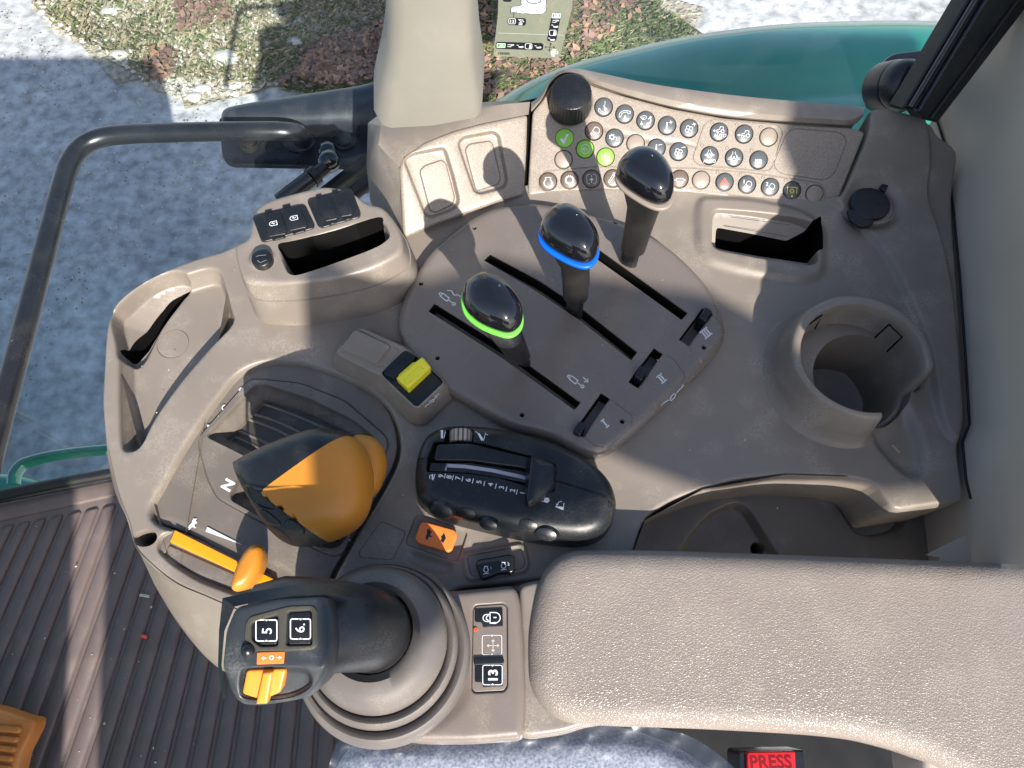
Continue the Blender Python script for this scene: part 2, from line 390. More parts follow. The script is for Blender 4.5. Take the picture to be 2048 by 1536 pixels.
cupc = D0.uv(1722, 762); cupr = flat(.034).uv(1726, 716)
storage = rnd(q([(1424, 420), (1500, 425), (1589, 435), (1633, 447), (1634, 524), (1616, 528), (1520, 514), (1426, 496)]), .008)
def storeT(u, v):
    a = D0.uv(1520, 428)[1]; return np.maximum(-.004-(a-v)*.62, -.021)
def blk(pts, s): return rnd(q(pts), s)
gate_o = spl(q([(300, 1034), (323, 966), (382, 866), (440, 784), (478, 742), (528, 722), (580, 722), (626, 730), (719, 768), (766, 805), (790, 850), (795, 905), (771, 964), (719, 1051), (672, 1135), (640, 1180), (540, 1170), (400, 1080)]), 5)
arc1 = q([(1560, 330), (1694, 421), (1730, 459), (1776, 512), (1827, 612), (1860, 700), (1875, 796), (1890, 850), (1916, 880), (1926, 840), (1926, 803), (1909, 598), (1882, 472), (1850, 390), (1838, 340), (1790, 275), (1700, 250)])
feats = [
    Feat(blk([(1150, 860), (1480, 740), (1700, 830), (1760, 960), (1300, 1030), (1100, 1100), (900, 1100)], .05), soft(.06), add=-.003),
    Feat(spl(arc1, 4), soft(.006), add=.006),
    Feat(tray, wall(.003, .004, .004), T=lambda u, v: -.024+0*u),
    Feat(slot, wall(.002, .0012, .001), T=slotT), Feat(slot_shade, [(-.0006, 0), (.0002, 1)], T=-.13, mat=(1, -.0006)),
    groove([(D0.uv(346, 687, -.024)[0]+.0145*math.cos(a/20*math.pi), D0.uv(346, 687, -.024)[1]+.0145*math.sin(a/20*math.pi)) for a in range(40)], .0005, .0009),
    Feat(gate_o, wall(.004, .019, .0015), T=-.044),
    Feat(blk([(1400, 398), (1500, 400), (1600, 418), (1650, 450), (1648, 545), (1615, 560), (1500, 545), (1412, 520), (1396, 490), (1394, 420)], .02), soft(.010), add=.005),
    Feat(storage, wall(.003, .001, .001), T=storeT), Feat(rnd(flat(-.02).pl([(1428, 468), (1500, 477), (1570, 487), (1602, 474), (1628, 452), (1630, 520), (1614, 525), (1520, 511), (1430, 495)]), .003), [(-.0005, 0), (.0002, 1)], T=-.12, mat=(1, -.0005)),  # lower pit coloured black to give the storage slot its shade
    Feat([(cupr[0]+.058*math.cos(a/24*math.pi), cupr[1]+.056*math.sin(a/24*math.pi)) for a in range(48)], soft(.026), add=.008),
    Feat([(cupc[0]+.043*math.cos(a/24*math.pi), cupc[1]+.043*math.sin(a/24*math.pi)) for a in range(48)], wall(.0, .001, 0), T=-.09),
    Feat(spl(q([(1760, 850), (1800, 800), (1830, 835), (1852, 900), (1850, 935), (1825, 945), (1790, 915), (1755, 870)]), 5), soft(.012), add=-.009),
    Feat([(D0.uv(1745, 415)[0]+.027*math.cos(a/20*math.pi), D0.uv(1745, 415)[1]+.025*math.sin(a/20*math.pi)) for a in range(40)], soft(.010), add=-.004),
    groove(blk([(760, 1040), (807, 1060), (808, 1069), (783, 1119), (719, 1113), (715, 1104)], .004), .0006, .0007),
    Feat(blk([(829, 1030), (841, 1027), (928, 1057), (934, 1064), (916, 1120), (904, 1120), (812, 1088), (810, 1079)], .004), wall(.0008, .0005, .0006), add=-.0025),
    Feat(blk([(820, 1100), (905, 1128), (895, 1145), (850, 1140), (815, 1118)], .008), soft(.007), add=-.003),
    Feat(blk([(922, 1106), (1048, 1082), (1060, 1128), (1050, 1144), (932, 1162)], .006), soft(.004), add=.0025),
    Feat(blk([(932, 1110), (1042, 1090), (1052, 1126), (1044, 1137), (942, 1154)], .004), wall(.0006, .0004, .0005), add=-.0018),
    Feat(blk([(312, 1072), (350, 1052), (556, 1150), (560, 1210), (470, 1190), (390, 1160), (335, 1125), (308, 1098)], .010), wall(.002, .002, .001), T=-.012),
    Feat([(D0.uv(285, 1074)[0]+.0088*math.cos(a/12*math.pi), D0.uv(285, 1074)[1]+.0062*math.sin(a/12*math.pi)) for a in range(24)], wall(.001, .0008, 0), T=-.05, mat=(1, .0012)),
]
console = thing('control_console', P(900, 700, 0), 'moulded taupe side console with deep trays, storage slots and switch recesses beside the seat', 'console')
relief('deck', D0, deck_out, feats, [M['beige'], M['shadeblk']], console, base=slope_base, edge=dome(.0035, 4), edge_h=.0035, step=.004, skirt=((-.001, -.004), (.001, -.08)))
# lower body of the rounded front lobe
rimc = [D0.uv(*c) for c in spl([(206, 900), (225, 985), (249, 1048), (262, 1097), (296, 1134), (345, 1172), (400, 1196), (470, 1226), (560, 1262), (700, 1300)], 5, False)]
mid = [(a, b) for a, b in rimc]
def bodyc(pts, z): return [P(a, b, z) for a, b in spl(pts, 5, False)]
skin('lower_body', [[Vector((a+.002, b+.002, -.004)) for a, b in rimc],
                    bodyc([(212, 905), (232, 990), (262, 1052), (277, 1100), (305, 1150), (352, 1204), (410, 1240), (480, 1275), (570, 1310), (700, 1340)], -.03),
                    bodyc([(220, 910), (245, 995), (272, 1060), (286, 1115), (315, 1180), (362, 1248), (420, 1300), (490, 1330), (580, 1360), (700, 1380)], -.06),
                    bodyc([(228, 915), (255, 1000), (282, 1068), (296, 1130), (327, 1200), (375, 1272), (432, 1332), (500, 1365), (590, 1390), (700, 1410)], -.11),
                    bodyc([(245, 915), (275, 1000), (305, 1068), (320, 1130), (350, 1200), (395, 1270), (450, 1325), (520, 1350), (600, 1380), (700, 1400)], -.22)], M['beige'], console)
# fine scribe lines in the storage slot
for a, b in (((1462, 434), (1580, 450)), ((1448, 452), (1574, 473))):
    h = -.004-.62*(D0.uv(1520, 428)[1]-D0.uv(*a, -.01)[1])
    ink('scribe_line', D0, h+.0012, [[a, b]], M['dkplas'], console, .0006)
# ---------------- cup holder: a thick ring wall open towards the lower right
cup = thing('cup_holder', P(1722, 740, 0), 'round deep taupe cup holder with a gap in its rim, right of the levers', 'cup holder')
rimf = flat(.034); rc = rimf.uv(1726, 716)
def cup_sec(a):
    g = math.cos(a-R(-47)); t = min(1, max(0, (g-.80)/.10)); t = t*t*(3-2*t); top = .036*(1-t)-.012*t
    ri, ro = .0515, .0590+.003*math.sin(a)
    fl = .006*(1 if top > .01 else .4)
    pr = [(ro+.016*(1-t), -.009 if t < .5 else min(-.009, top-.002)), (ro+.012*(1-t), -.0045 if t < .5 else min(-.0045, top-.002)), (ro+.007*(1-t)+fl*.2*t, .000 if top > .01 else top-.001), (ro+.004*(1-t)+.001, .006 if top > .01 else top-.003), (ro+.002, top-.012), (ro+.001, top-.008), (ro, top-.003), (ro-.0015, top-.0008), (ro-.0045, top), (ri+.0012, top-.0006), (ri, top-.003), (ri-.001, top-.012), (ri-.004, -.04), (ri-.0065, -.070), (ri-.010, -.0715), (.0005, -.0715)]
    sh = lambda z: -.02*(z-.034)*0
    return [Vector((rc[0]+r*math.cos(a), rc[1]+.0+r*math.sin(a)*.96, z)) for r, z in pr]
skin('wall', [[s for s in cup_sec(2*math.pi*k/90)] for k in range(91)], M['beige'], cup)
for cx, lines in ((0, [[(1750, 675), (1778, 649), (1804, 674), (1774, 703)]]), (1, [[(1613, 652), (1645, 630), (1630, 657)]])):
    # cut lines of the cup's spring tabs, laid on the inner wall
    pts = []
    for a, b in lines[0]:
        d = ray(a, b); best = None
        for k in range(400):
            t = .35/FPX+k*.001/FPX; p = CO+d*t; r = math.hypot(p.x-rc[0], (p.y-rc[1])/.96); tgt = .0465+min(0, (p.z-.03))*.045
            if p.z < .033 and r > tgt-.0008: best = CO+d*(t-.0006/FPX); break
        if best: pts.append(best)
    if len(pts) > 2: tube('tab_slit', pts, .0008, M['shadeblk'], cup, n=6)
# ================================================================== BUTTON PANEL
panel = thing('button_panel', BP.wp(1400, 330), 'flecked taupe button panel with rows of round symbol buttons below the window', 'control panel')
bq = lambda pts, r=0: (rnd(BP.pl(pts), r) if r else BP.pl(pts))
bp_out = bq([(1065, 224), (1086, 200), (1104, 168), (1127, 149), (1158, 152), (1176, 167), (1245, 191), (1343, 217), (1448, 236), (1560, 246), (1650, 252), (1700, 255), (1731, 264), (1668, 421), (1600, 409), (1500, 398), (1380, 386), (1200, 380), (1110, 384), (1055, 392)], .004)
BTN = [(1207, 214, 'd'), (1249, 228, 'd'), (1291, 241, 'd'), (1334, 251, 'd'), (1378, 257, 'd'), (1188, 262, 'b'), (1229, 276, 'd'), (1271, 287, 'n'), (1313, 296, 'd'), (1357, 303, 'd'),
       (1129, 276, 'g'), (1170, 298, 'g'), (1211, 314, 'g'), (1127, 319, 'n'), (1096, 363, 'b'), (1139, 360, 'b'), (1183, 358, 'b'), (1225, 357, 'b'), (1270, 357, 'b'), (1314, 357, 'b'), (1359, 358, 'b'), (1402, 360, 'n'),
       (1449, 364, 'd'), (1494, 369, 'd'), (1540, 374, 'd'), (1584, 381, 'd'), (1629, 388, 'n'), (1438, 264, 'd'), (1488, 268, 'd'), (1537, 274, 'n'), (1419, 311, 'd'), (1468, 315, 'd'), (1517, 320, 'd')]
LED = [(1424, 245), (1474, 249), (1522, 254), (1404, 291), (1454, 296), (1503, 301), (1435, 345), (1481, 350), (1526, 355), (1571, 361), (1616, 369)]
PXM = (Vector(BP.wp(1400, 300))-Vector(BP.wp(1401, 300))).length
def circ(c, r, n=28, sy=1): return [(c[0]+r*math.cos(2*math.pi*k/n), c[1]+r*sy*math.sin(2*math.pi*k/n)) for k in range(n)]
fe = [Feat(spl(bq([(1160, 215), (1185, 235), (1230, 258), (1300, 275), (1370, 283), (1395, 295), (1372, 290), (1300, 285), (1225, 268), (1175, 245)]), 4), soft(.003), add=-.0008),
      groove(bq([(1421, 238), (1553, 249), (1566, 262), (1543, 337), (1529, 342), (1396, 330), (1384, 318), (1407, 250)], .006), .0006, .0008),
      groove(bq([(1076, 362), (1086, 342), (1200, 333), (1380, 336), (1500, 345), (1640, 366), (1652, 384), (1646, 404), (1632, 411), (1560, 400), (1400, 384), (1200, 378), (1095, 385), (1078, 378)], .008), .0006, .0008),
      groove(bq([(1570, 272), (1584, 257), (1677, 264), (1695, 278), (1670, 345), (1650, 361), (1560, 347), (1545, 331)], .008), .0006, .0008),
      Feat(circ(BP.uv(1140, 203), .0215), wall(.003, .001, .001), add=-.002)]
for x, y, k in BTN:
    fe.append(Feat(circ(BP.uv(x, y), PXM*18.2, 26), [(-.0004, 0), (0, .3), (.0003, 1)], add=-.0035, mat=(1, .0004)))
relief('face', BP, bp_out, fe, [M['fleck'], M['dkplas']], panel, edge=dome(.002, 4), edge_h=.002, step=.004, skirt=((0, -.012),), loopstep=.0022)
top = spl([(1063, 224), (1084, 199), (1102, 166), (1127, 147), (1158, 150), (1178, 165), (1245, 189), (1343, 215), (1448, 234), (1560, 244), (1650, 250), (1705, 250), (1726, 232)], 5, False)
otr = spl([(1062, 205), (1078, 193), (1098, 163), (1118, 143), (1150, 137), (1195, 145), (1300, 167), (1400, 182), (1500, 194), (1600, 203), (1660, 208), (1700, 211), (1730, 214)], 5, False)
md = [((a[0]+b[0])/2, (a[1]*.72+b[1]*.28)) for a, b in zip(top, otr)]
skin('top_cover', [[BP.wp(a, b, -.001) for a, b in top], [BP.wp(a, b, .0035) for a, b in [(t[0]*.94+o[0]*.06, t[1]*.94+o[1]*.06) for t, o in zip(top, otr)]], [BP.wp(a, b, .006) for a, b in md],
                   [BP.wp(a, b, .003) for a, b in [(t[0]*.3+o[0]*.7, t[1]*.3+o[1]*.7) for t, o in zip(top, otr)]],
                   [BP.wp(a, b, -.004) for a, b in otr], [BP.wp(a, b, -.004)+Vector((0, .002, -.12)) for a, b in otr]], M['beige'], panel)
bm = {'d': 'dbtn', 'b': 'bbtn', 'n': 'nbtn', 'g': 'gbtn'}
btn = {}
r0 = PXM*17.0
for x, y, k in BTN:
    rr = r0*(1.06 if (x, y) == (1129, 276) else 1); c = BP.uv(x, y)
    o = lathe('button', BP, c, [(rr, -.003), (rr, -.0002), (rr*.97, .0004), (rr*.9, .0007), (rr*.6, .0011), (rr*.3, .0013), (0.00001, .0014)], M[bm[k]], panel, n=28)
    btn[(x, y)] = o
for x, y in LED: lathe('indicator_lens', BP, BP.uv(x, y), [(PXM*3.4, -.0004), (PXM*3.4, .0003), (PXM*2.8, .0006), (PXM*2.5, .0002), (.00001, .0002)], M['nbtn'], panel, n=12)
IH = .0014
def ic(x, y, lines, w=1.5, fills=(), m='white', s=1.):
    sc = lambda l: (l[0]*PXM*.66, [(x+a*s, y+b*s) for a, b in l[1]]) if isinstance(l, tuple) and isinstance(l[0], (int, float)) else [(x+a*s, y+b*s) for a, b in l]
    ink('symbol', BP, IH, [sc(l) for l in lines], M[m], btn[(x, y)], w*PXM*.64, [sc(l) for l in fills])
A = arc
ic(1207, 214, [[(-10, 3), (-10, 8), (-5, 13), (-1, 13), (0, 10), (-4, 9), (-7, 6), (-7, 3), (-10, 3)], A(-2, 5, 4, -40, 50, 5), A(-2, 5, 7, -40, 50, 5), [(3, -12), (3, -5), (0, -2), (3, 1), (3, 4), (8, 4)]], 1.2)
ic(1249, 228, [[(-11, 6), (-10, -1), (-4, -6), (5, -7), (12, -5), (11, -1), (7, -1), (6, -4), (-2, -3), (-6, 0), (-8, 6), (-11, 6)], (2.6, [(1, 3), (1, 9)])], 1.3, [[(-3, 8), (5, 8), (1, 13)]])
ic(1291, 241, [[(-10, -7), (-5, -10), (1, -9), (2, -6), (-1, -2), (-6, -2), (-10, -7)], A(-4, -5, 1.6, 0, 300, 6), (2, [(-8, 2), (-8, 6)]), (3.2, [(2, 12), (4, 6), (9, 5), (11, -2)]), (2.2, [(5, -3), (9, -4)])], 1.2, [[(-11, 6), (-5, 6), (-8, 10)], A(10, -6, 2.2, 0, 330, 8)])
def thermo(x, y, plus):
    ic(x, y, [(3.4, [(0, -7), (-1, 8)]), (1.6, [(4, -6), (11, -7)])]+([(1.6, [(7, -10), (8, -3)])] if plus else []), 1.6, [A(-2, 10, 3, 0, 340, 10)])
thermo(1334, 251, 1); thermo(1313, 296, 0)
def fan(x, y, plus):
    L_ = [[(0+5*math.cos(t)*.0+(4.6*math.cos(R(a))+3.6*math.cos(R(a+b))), 2-(4.6*math.sin(R(a))+3.6*math.sin(R(a+b)))) for b in range(0, 361, 40) for t in (0,)] for a in (25, 115, 205, 295)]
    L_.append((1.7, [(6, -8), (14, -9)])); 
    if plus: L_.append((1.7, [(9.5, -12), (10.5, -5)]))
    ic(x, y, L_, 1.4)
fan(1378, 257, 1); fan(1357, 303, 0)
def lamp(x, y, num=None, s=1.):
    ic(x, y, [A(4, -1, 7, 110, -75, 8)+[(-3, 0), (2, -8)]]+[[(-1-9+i*4, 9), (-4+i*3.6, 2+i*.7)] for i in range(4)], 1.4, s=s)
    if num: text('symbol', BP, IH, num, x-6, y-6, PXM*10, 0, M['white'], btn[(x, y)], bold=.0001)
lamp(1188, 262); lamp(1494, 369, '1', .85); lamp(1540, 374, '2', .85)
def gear(x, y, cx, cy, r, s=1, teeth=8, w=2.4, m='white', extra=()):
    ic(x, y, [(w, A(cx, cy, r, 0, 360, 20))]+[(w*.8, [(cx+(r)*math.cos(t), cy+r*math.sin(t)), (cx+(r+2.6)*math.cos(t), cy+(r+2.6)*math.sin(t))]) for t in (2*math.pi*k/teeth for k in range(teeth))]+list(extra), 1.3, m=m)
gear(1229, 276, -5, -2, 4, teeth=7, w=2.6, extra=[[(3+i*3.5, -3), (4+i*3.5, 1), (3+i*3.5, 6)] for i in range(3)]+[(1.5, [(2, 9), (11, 9)])])
gear(1139, 360, 0, 0, 7, teeth=14, w=2.6)
ic(1096, 363, [(2.3, A(0, 3, 8, 55, -235, 18)+[(-4.5, -4), (-5.5, -8), (5.5, -8), (4.5, -4)])], 2)
fr_ = lambda cx, cy, a: [[(cx-a+3, cy-a), (cx-3, cy-a)], [(cx+3, cy-a), (cx+a-3, cy-a), (cx+a, cy-a+3), (cx+a, cy+a-3), (cx+a-3, cy+a), (cx+3, cy+a)], [(cx-3, cy+a), (cx-a+3, cy+a), (cx-a, cy+a-3), (cx-a, cy-a+3), (cx-a+3, cy-a)]]
ic(1183, 358, fr_(0, 0, 9.5)+[(3, [(0, 7), (0, 1)])], 1.4, [[(-4.5, 2), (4.5, 2), (0, -3)], A(0, -6, 1.3, 0, 320, 6)])
ic(1225, 357, [[(-9, 7), (-6, 9), (4, -6), (1, -8), (-9, 7)], [(4, -8), (8, 8)], [(-5, 12), (8, 12)], [(0, -11), (7, -11)]], 1.5)
ic(1270, 357, [[(-9, 6), (6, -6)], [(-6, 9), (8, 9)]], 1.8); ic(1314, 357, [A(0, 0, 7, 30, 330, 12)], 1.8)
ic(1359, 358, [[(-13, 2), (-6, 2), (-6, -1), (6, -1), (12, 2), (6, 5), (-6, 5), (-6, 2)]], 1.6)
ic(1129, 276, [], 1, [[(-9, 3), (-5, 0), (-2, 5), (4, -7), (9, -9), (4, 0), (-1, 13), (-4, 11)]])
ic(1170, 298, [A(1, 0, 9, 0, 360, 20), (1.7, [(-5, 0), (6, 0)]), (1.7, [(-1, -4), (-5, 0), (-1, 4)])], 1.6)
ic(1211, 314, [(1.4, [(-7, 6), (-7, -4)]), (1.4, [(-9.5, -2), (-7, -6), (-4.5, -2)])]+[(2.2, [(-2+i*4, -7+j*3.6), (1+i*4, -7+j*3.6)]) for i in range(3) for j in range(5)], 1.4)
ic(1449, 364, [[(-9, 6), (0, -8), (9, 6), (-9, 6)], [(-4, 3.5), (0, -3), (4, 3.5), (-4, 3.5)]], 1.6, m='red')
gear(1584, 381, 0, 1, 3, teeth=8, w=1.8, m='yprint', extra=[(2, [(-10, 6), (-9, -7), (10, -6), (9, 6)]), (4.6, [(0, 9), (0, 13.5)])])
def tractor(x, y, dy, s=1.):
    ic(x, y, [[(-5, dy-2), (1, dy-3), (3, dy-9), (10, dy-8), (9, dy)], A(8, dy+1, 3.6, 0, 360, 12), A(-3, dy+3, 2.2, 0, 360, 10), [(0, dy+2), (4, dy+2)], (1.6, [(-12, dy-0), (-5, dy)]), [(-9, dy-2.5), (-13, dy), (-9, dy+2.5)]], 1.3, s=s)
tractor(1438, 264, -3, .9); tractor(1488, 268, 2)
text('symbol', BP, IH, 'AUTO', 1440, 271, PXM*9, 0, M['white'], btn[(1438, 264)], bold=.00002)
def diff(x, y, cy, s):
    ic(x, y, [A(0, cy+2, 8, 120, 200, 6), A(0, cy+2, 8, 60, -20, 6), A(0, cy+2, 8, -25, -155, 10), [(-4, cy-5), (-2, cy-9), (-3, cy-12)], [(4, cy-5), (2, cy-9), (3, cy-12)], A(0, cy+4, 3, 0, 360, 10), A(0, cy, 1.8, 0, 180, 6),
              [(-13, cy+1), (-6, cy+1)], [(-13, cy+4), (-6, cy+4)], [(13, cy+1), (6, cy+1)], [(13, cy+4), (6, cy+4)], [(-5, cy-3), (-5, cy+7)], [(5, cy-3), (5, cy+7)]], 1.2, s=s)
diff(1419, 311, -4, .75); diff(1468, 315, 0, 1.)
text('symbol', BP, IH, 'AUTO', 1419, 322, PXM*9, 0, M['white'], btn[(1419, 311)], bold=.00002)
text('symbol', BP, IH, 'ISB', 1517, 323, PXM*11.5, -4, M['white'], btn[(1517, 320)], bold=.0001)
obj('gap_backing', [BP.wp(1030, 205, -.009), BP.wp(1078, 195, -.009), BP.wp(1078, 400, -.009), BP.wp(1030, 400, -.009)], [(0, 1, 2, 3)], M['shadeblk'], panel)
# rotary selector knob
kf = Frame(BP.wp(1140, 207), (1, 0, 0), (0, math.cos(R(12)), math.sin(R(12))))
knob = thing('rotary_knob', BP.wp(1140, 207), 'black ribbed rotary selector knob at the upper left corner of the button panel', 'rotary knob')
lathe('grip', kf, (0, 0), [(.0205, -.004), (.0205, .0), (.0200, .002), (.0188, .0185), (.0183, .0198), (.0172, .0204), (.00001, .0206)], M['black'], knob, n=144,
      wob=lambda k, r, h: (-.035 if k % 4 == 0 else (-.012 if k % 4 in (1, 3) else 0))*(1 if .0 <= h < .0195 and r > .0175 else 0))
# ---------------- side cover with two blank pads, left of the button panel
e0, e1 = P(812, 478, .002), P(1048, 398, .002); ex = (e1-e0).normalized(); ez = Vector((-ex.y, ex.x, 0)); tl = R(38)
SP = Frame(e0, ex, ez*math.cos(tl)+Vector((0, 0, 1))*math.sin(tl))
sq = lambda pts, r=0: (rnd(SP.pl(pts), r) if r else SP.pl(pts))
side = thing('blanked_side_cover', SP.wp(920, 350), 'taupe corner cover with two recessed rectangular blank pads at the foot of the pillar', 'panel')
fs_ = []
for o_, i_ in (([(806, 319), (823, 307), (890, 294), (908, 352), (920, 404), (908, 420), (864, 436), (850, 432)], [(840, 342), (849, 331), (884, 319), (893, 325), (911, 396), (905, 410), (873, 425), (861, 422)]),
               ([(915, 287), (925, 274), (987, 262), (999, 270), (1016, 360), (1010, 376), (961, 389), (948, 384)], [(931, 298), (940, 287), (981, 281), (987, 287), (1003, 357), (999, 368), (958, 381), (952, 378)])):
    fs_.append(Feat(sq(o_, .005), wall(.0015, .0015, .0012), add=-.0045))
    fs_.append(Feat(sq(i_, .003), wall(.0006, .0005, .0005), add=.0012))
    fs_.append(groove(sq(i_, .003), .0006, .0008))
relief('face', SP, sq([(799, 335), (808, 314), (850, 285), (905, 263), (960, 248), (1010, 238), (1056, 229), (1054, 300), (1049, 391), (1000, 404), (950, 422), (870, 450), (813, 476), (806, 470)], .004), fs_, M['fleck'], side, edge=dome(.003, 4), edge_h=.003, step=.005, skirt=((0, -.02),), loopstep=.003)
c0 = [SP.wp(a, b, -.002) for a, b in [(806, 472), (801, 400), (799, 335), (808, 314), (850, 285), (905, 263), (960, 248), (1010, 238), (1057, 229)]]
zt = SP.wp(905, 263).z
c1 = [P(a, b, z) for a, b, z in [(797, 462, -.004), (772, 385, .01), (757, 290, .05), (762, 252, zt-.004), (800, 240, zt), (880, 230, zt+.002), (950, 218, zt+.002), (1010, 208, zt), (1060, 204, zt-.004)]]
c2 = [P(a, b, z) for a, b, z in [(775, 440, -.02), (740, 400, -.03), (733, 330, .0), (736, 246, zt-.03), (790, 205, zt-.03), (880, 205, zt-.02), (950, 205, zt-.02), (1010, 202, zt-.02), (1060, 200, zt-.02)]]
skin('shoulder', [c0, c1, c2, [v+Vector((0, .01, -.1)) for v in c2]], M['beige'], side)
# ================================================================== LEVER PLATE
LP = flat(.013)
lq = lambda pts, r=0: (rnd(LP.pl(pts), r) if r else LP.pl(pts))
lplate = thing('lever_plate', LP.wp(1100, 650), 'large rounded taupe plate with three long slots for the hydraulic levers', 'control plate')
lout = spl(lq([(794, 650), (802, 600), (848, 513), (917, 448), (985, 412), (1045, 401), (1110, 406), (1210, 430), (1310, 470), (1385, 530), (1435, 595), (1453, 650), (1447, 684), (1413, 728), (1313, 824), (1259, 872), (1210, 906), (1165, 905), (1100, 872), (1019, 850), (940, 806), (883, 772), (825, 722)]), 5)
SLOT = [[(857, 622), (869, 607), (1010, 695), (1161, 805), (1149, 819), (1000, 712)], [(968, 520), (980, 508), (1080, 562), (1170, 622), (1274, 704), (1262, 720), (1160, 640), (1070, 580)], [(1180, 508), (1192, 494), (1269, 549), (1375, 626), (1363, 639), (1262, 566)]]
SS = [[(1202, 786), (1219, 797), (1166, 875), (1148, 862)], [(1308, 696), (1325, 708), (1276, 776), (1257, 764)], [(1405, 617), (1425, 627), (1377, 692), (1358, 679)]]
fl = [Feat(lq([(1325, 706), (1347, 718), (1372, 752), (1362, 775), (1315, 815), (1276, 777)], .003), wall(.0004, .001, .0004), add=.0012),
      Feat(lq([(1425, 627), (1450, 655), (1442, 690), (1405, 727), (1380, 702), (1377, 692)], .003), wall(.0004, .001, .0004), add=.0012),
      Feat(lq([(1219, 797), (1266, 832), (1264, 852), (1217, 895), (1190, 893), (1166, 875)], .003), wall(.0004, .001, .0004), add=.0012)]
def lz(u, v): return 0*u
for s in SLOT: fl.append(Feat(lq(s, .0008), [(-.0004, 0), (0, .04), (.0003, 1)], T=-.030, mat=(1, .0)))
for s in SS: fl.append(Feat(lq(s, .0006), [(-.0003, 0), (0, .04), (.0003, 1)], T=-.030, mat=(1, .0)))
for x, y in [(842, 567), (949, 456), (1165, 413), (1231, 443), (875, 716), (1044, 830), (1244, 844), (1407, 696)]:
    fl.append(Feat(circ(LP.uv(x, y), .0018, 12), [(-.0003, 0), (.0003, 1)], add=-.006, mat=1))
relief('plate', LP, lout, fl, [M['plate'], M['shadeblk']], lplate, edge=dome(.009, 7), edge_h=.009, step=.005, skirt=((0, -.0055), (.004, -.0056), (.004, -.012)))
pxl = .00044
def lstem(cx, cy, n, h=.0014):       # roman numeral drawn with slab serifs, stems run down-right
    d = np.array((.64, .77)); p = np.array((.77, -.64)); L_ = []
    for k in range(n):
        o = (k-(n-1)/2)*5.2; c = np.array((cx, cy))+p*o; L_.append([tuple(c-d*8), tuple(c+d*8)])
    for s in (-1, 1):
        c = np.array((cx, cy))+d*8*s; w = (n-1)/2*5.2+4; L_.append([tuple(c-p*w), tuple(c+p*w)])
    ink('numeral', LP, h, L_, M['white'], lplate, pxl*2.9)
lstem(1210, 847, 1); lstem(1323, 757, 2); lstem(1412, 666, 3)
def cyl(cx, cy, mode):
    d = np.array((.80, .60)); p = np.array((-.60, .80)); f = lambda a, b: tuple(np.array((cx, cy))+d*a+p*b)
    L_ = [[f(-12, -4), f(4, -4), f(4, 4), f(-12, 4), f(-12, -4)], [f(4, 0), f(16, 0)], A(*f(-15, 0), 2.6, 0, 360, 10), A(*f(18.5, 0), 2.8, 0, 360, 10)]
    if mode: L_ += [[f(8, -16), f(22, -14)], [f(17, -19), f(22, -14), f(15, -10)]]
    ink('symbol', LP, 0.0, L_, M['white'], lplate, pxl*2.0)
cyl(893, 597, 0); cyl(1150, 762, 1)
ink('symbol', LP, 0.0, [spl([(894, 581), (903, 582), (908, 590), (916, 590), (921, 594)], 4, False)], M['white'], lplate, pxl*1.9)
# moulded symbol on the lower edge of the plate
ef = flat(.0095)
ink('symbol', ef, .0004, [[(1321, 811), (1332, 803), (1343, 797)], [(1327, 801), (1330, 796), (1334, 800)], [(1337, 792), (1352, 780)], [(1347, 783), (1350, 790)], spl([(1339, 799), (1345, 790), (1351, 788), (1349, 795), (1342, 801), (1339, 799)], 3, False), [(1353, 786), (1368, 770)], [(1356, 777), (1366, 768)]], M['white'], lplate, pxl*1.6)
# small sliders in the short slots
for (x, y), lab in (((1160, 856), 'small black detent slider at the lower end of the short slot beside numeral one'), ((1283, 746), 'small black detent slider low in the short slot beside numeral two'), ((1412, 628), 'small black detent slider at the upper end of the short slot beside numeral three')):
    f = LP; d = np.array((.53, -.85)); p = np.array((.85, .53)); c = np.array((x, y))
    pts = [tuple(c+d*a+p*b) for a, b in ((-13, -9), (13, -9), (13, 8), (-13, 8))]
    plate('detent_slider', f, rnd(f.pl(pts, .006), .002), .006, M['black'], r=.0015, bot=-.03, step=.003, label=lab, cat='slider', group='sliders in the lever plate')
